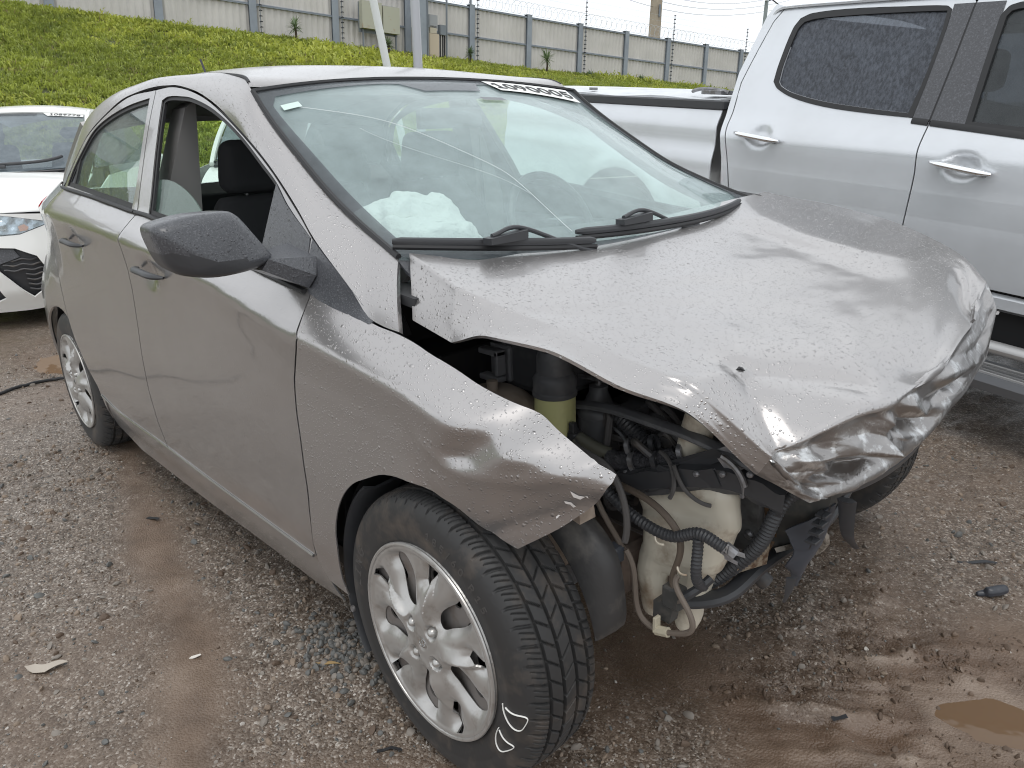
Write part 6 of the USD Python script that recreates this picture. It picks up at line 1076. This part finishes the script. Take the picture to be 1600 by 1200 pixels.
# ================================================================ the white car at the left edge
Mw = np.eye(4); Mw[:3, :3] = rotm(math.radians(-30), 0, 0); Mw[:3, 3] = (-5.36, -.86, 0)
wc = thing('white_car', 'white car with dark lower grille facing the camera at the left edge', 'car', matrix=Mw)
def patch(rows, nv=30, nu=41, kind=PchipInterpolator): return upsample(np.array(rows), nv, nu, kind)
def bow(x, z, hy, xe, ze, n=11): return [(x - xe * abs(s) ** 2.4, hy * s, z - ze * abs(s) ** 2.2) for s in np.linspace(-1, 1, n)]
hd_ = patch([bow(-.02, .822, .62, .22, .02), bow(-.05, .848, .66, .24, .02), bow(-.20, .90, .72, .20, .03), bow(-.55, .985, .76, .12, .05), bow(-.92, 1.065, .74, .10, .05)])
part('hood', shell(hd_.reshape(-1, 3), grid_faces(30, 41), .01, (0, 0, 1)), WHITE, wc)
wsw = patch([bow(-.90, 1.06, .68, .14, -.02), bow(-1.35, 1.33, .62, .12, .0), bow(-1.70, 1.505, .57, .10, .035)], 24, 41)
wg = part('windshield', shell(wsw.reshape(-1, 3), grid_faces(24, 41), .005, (1, 0, 1)), glass('white_car_windshield', (.55, .60, .62), haze=.11, drops=.3, haze_col=(.50, .56, .60)), wc)
def wl2(s, t, off):
    from scipy.interpolate import RegularGridInterpolator
    return RegularGridInterpolator((np.linspace(0, 1, 24), np.linspace(-1, 1, 41)), wsw, bounds_error=False, fill_value=None)(np.stack([t, s], -1)).reshape(np.shape(s) + (3,)) + np.asarray(off, float)[..., None] * np.array([.55, 0, .83])
part('auction_sheet', sheet(Polygon([(.46, .995), (.97, .995), (.97, .905), (.53, .905)]), lambda s, t: wl2(s, t, .006), .05, 0, (1, 0, 1)), PAPER, wg, label='white paper sheet printed 1089778 on the windshield corner')
part('sheet_number', flat_text('1089778', .036, lambda v: wl2(.745 + v[:, 0] * 1.75, .95 + v[:, 1] * 1.6, .008 + v[:, 2])), INK, wg)
part('shade_band', sheet(shapely.box(-.95, .93, .38, .99), lambda s, t: wl2(s, t, .004), .1, 0, (1, 0, 1)), FRIT, wg)
part('cowl', shell(patch([bow(-.88, 1.055, .70, .14, -.015), bow(-.93, 1.035, .70, .14, -.01), bow(-.97, 1.075, .68, .14, -.015)], 8, 41).reshape(-1, 3), grid_faces(8, 41), .008, (0, 0, 1)), BLACKP, wc)
part('wiper', tube([wl2(np.array(a), np.array(b), .03) for a, b in ((-.1, .03), (.3, .05), (.62, .06), (.80, .10))], .012, 8, n=20), BLACKP, wc)
part('wiper', tube([wl2(np.array(a), np.array(b), .03) for a, b in ((-.9, .04), (-.4, .05), (.0, .03), (.25, .02))], .012, 8, n=20), BLACKP, wc)
rf = patch([bow(-1.69, 1.515, .575, .10, .035), bow(-1.85, 1.555, .58, .10, .045), bow(-2.2, 1.585, .58, .06, .06), bow(-2.8, 1.57, .57, .0, .06), bow(-3.3, 1.50, .55, -.05, .07)])
part('roof', shell(rf.reshape(-1, 3), grid_faces(30, 41), .012, (0, 0, 1)), WHITE, wc)
fx = lambda y, z: -.02 - .30 * np.abs(y / .85) ** 3.2 + .05 * np.exp(-((z - .45) / .22) ** 2) - .10 * ss(.30 - z, 0, .2)
fl_ = lambda off=0.0: (lambda y, z: np.stack([fx(y, z) + off, y, z], 1))
mask_ = Polygon([(-.545, .519), (-.428, .582), (-.31, .596), (.31, .596), (.428, .582), (.545, .519), (.60, .40), (.57, .30), (.463, .229), (.378, .351), (.284, .475), (.18, .52), (-.18, .52), (-.284, .475), (-.378, .351), (-.463, .229), (-.57, .30), (-.60, .40)])
lowg = Polygon([(-.24, .46), (.24, .46), (.30, .24), (.20, .20), (-.20, .20), (-.30, .24)])
lamp = lambda s: Polygon([(s * .27, .812), (s * .36, .807), (s * .47, .785), (s * .60, .752), (s * .66, .74), (s * .60, .714), (s * .47, .670), (s * .36, .668), (s * .27, .69)])
full = Polygon([(-.80, .16), (-.84, .45), (-.82, .70), (-.70, .79), (-.30, .822), (.30, .822), (.70, .79), (.82, .70), (.84, .45), (.80, .16), (.4, .13), (-.4, .13)])
part('bumper', sheet(full.difference(mask_).difference(lowg).difference(lamp(1)).difference(lamp(-1)), fl_(), .035, .012, (1, 0, 0), .02), WHITE, wc)
part('lower_grille', sheet(mask_.buffer(.01), fl_(-.05), .05, .004, (1, 0, 0)), BLACKP, wc); part('lower_grille', sheet(lowg.buffer(.01), fl_(-.05), .05, .004, (1, 0, 0)), BLACKP, wc)
part('grille_wing', sheet(Polygon([(.20, .59), (.41, .575), (.44, .52), (.30, .475), (.2, .52)]), fl_(-.025), .03, .01, (1, 0, 0)), GLOSSB, wc)
for k in range(7):
    z = .29 + .035 * k; part('grille_bar', tube([(fx(y, z) - .035 + .0 * y, y, z + .006 * math.sin(y * 60)) for y in np.linspace(.33 if z > .4 else .45, .585, 14)], .007, 6), DARKM, wc)
for s in (-1, 1):
    hl = part('headlight', sheet(lamp(s).buffer(-.003), fl_(.004), .03, .004, (1, 0, 0), .015), glass('headlight_glass' + 'rl'[s > 0], (.85, .88, .9), haze=.06, drops=.0), wc)
    part('reflector', sheet(lamp(s).buffer(-.006), lambda y, z: np.stack([fx(y, z) - .03 + .008 * np.sin(y * 70) * np.cos(z * 60), y, z], 1), .012, .004, (1, 0, 0)), mat('lamp_reflector' + 'rl'[s > 0], (.62, .65, .68), rough=.18, metal=.75, bump=(30.0, .5, .01)), hl)
    part('indicator', sheet(Polygon(smooth_ring([(s * .462, .722), (s * .50, .735), (s * .522, .715), (s * .51, .693), (s * .47, .69)], 3)), lambda y, z: np.stack([fx(y, z) - .012, y, z], 1), .01, .008, (1, 0, 0)), ORANGE, hl)
    part('projector', lathe([(0, .01), (.02, .008), (.032, 0), (.036, -.004), (.036, -.02)], (float(fx(s * .37, .75)) - .012, s * .365, .735), (1, 0, 0), 20), CHROME, hl)
    part('front_wing', shell(np.array([[(-.30, s * .80, .80), (-.6, s * .86, .88), (-1.0, s * .87, 1.0)], [(-.32, s * .84, .6), (-.6, s * .875, .75), (-1.0, s * .885, .75)], [(-.36, s * .84, .3), (-.45, s * .86, .5), (-1.05, s * .86, .30)]]).reshape(-1, 3), grid_faces(3, 3), .01, (0, s, 0)), WHITE, wc)
    part('body_side', shell(np.array([[(-1.0, s * .87, 1.0), (-2.2, s * .87, 1.03), (-3.6, s * .80, 1.05)], [(-1.0, s * .885, .7), (-2.2, s * .885, .7), (-3.7, s * .82, .7)], [(-1.05, s * .86, .25), (-2.2, s * .86, .25), (-3.7, s * .80, .25)]]).reshape(-1, 3), grid_faces(3, 3), .01, (0, s, 0)), WHITE, wc)
    part('pillar', tube([(-1.02, s * .72, 1.04), (-1.45, s * .655, 1.32), (-1.78, s * .585, 1.475), (-2.05, s * .565, 1.50)], .022, 8, n=20), WHITE, wc)
    part('side_window', shell(np.array([[(-1.1, s * .75, 1.06), (-2.2, s * .78, 1.06), (-3.4, s * .72, 1.08)], [(-1.75, s * .60, 1.46), (-2.2, s * .60, 1.52), (-3.1, s * .56, 1.48)]]).reshape(-1, 3), grid_faces(2, 3), .005, (0, s, 0)), GLASST, wc)
    for cx in (-.82, -3.3):
        w = group_part('wheel', wc); part('tyre', lathe([(.19, -.09), (.28, -.09), (.30, -.06), (.302, .06), (.28, .09), (.19, .09)], (cx, s * .76, .30), (0, s, 0), 36), TYRE, w); part('rim', lathe([(0, .05), (.08, .06), (.17, .06), (.19, .085), (.19, -.05), (0, -.05)], (cx, s * .76, .30), (0, s, 0), 30), ALU, w)
part('back', box(-3.75, -3.6, -.78, .78, .3, 1.1, .05), WHITE, wc); part('underbody', box(-3.6, -.25, -.70, .70, .18, .85), RUBBER, wc); part('dash', box(-1.5, -.95, -.70, .70, .9, 1.06, .03), DASH, wc)
for y in (-.36, .36): part('front_seat', blob([[(-2.0, y - .18, .8, .08), (-2.0, y + .18, .8, .08), (-2.15, y - .16, 1.2, .06), (-2.15, y + .16, 1.2, .06)], [(-2.16, y - .08, 1.34, .05), (-2.16, y + .08, 1.34, .05)]], 4, .005, .05), CLOTH, wc, smooth=60)

# a second white car of the same kind, seen only through the hatchback's windows
M2 = Mw.copy(); M2[:3, 3] = (-4.25, 1.22, 0)
c2 = UsdGeom.Xform.Define(stage, '/World/white_car_001'); c2.GetPrim().GetReferences().AddInternalReference('/World/white_car'); c2.ClearXformOpOrder(); c2.AddTransformOp(opSuffix='place').Set(Gf.Matrix4d(*M2.T.ravel())); c2.GetPrim().SetInstanceable(True)
tag(c2.GetPrim(), 'white car glimpsed through the windows of the crashed hatchback', 'car')
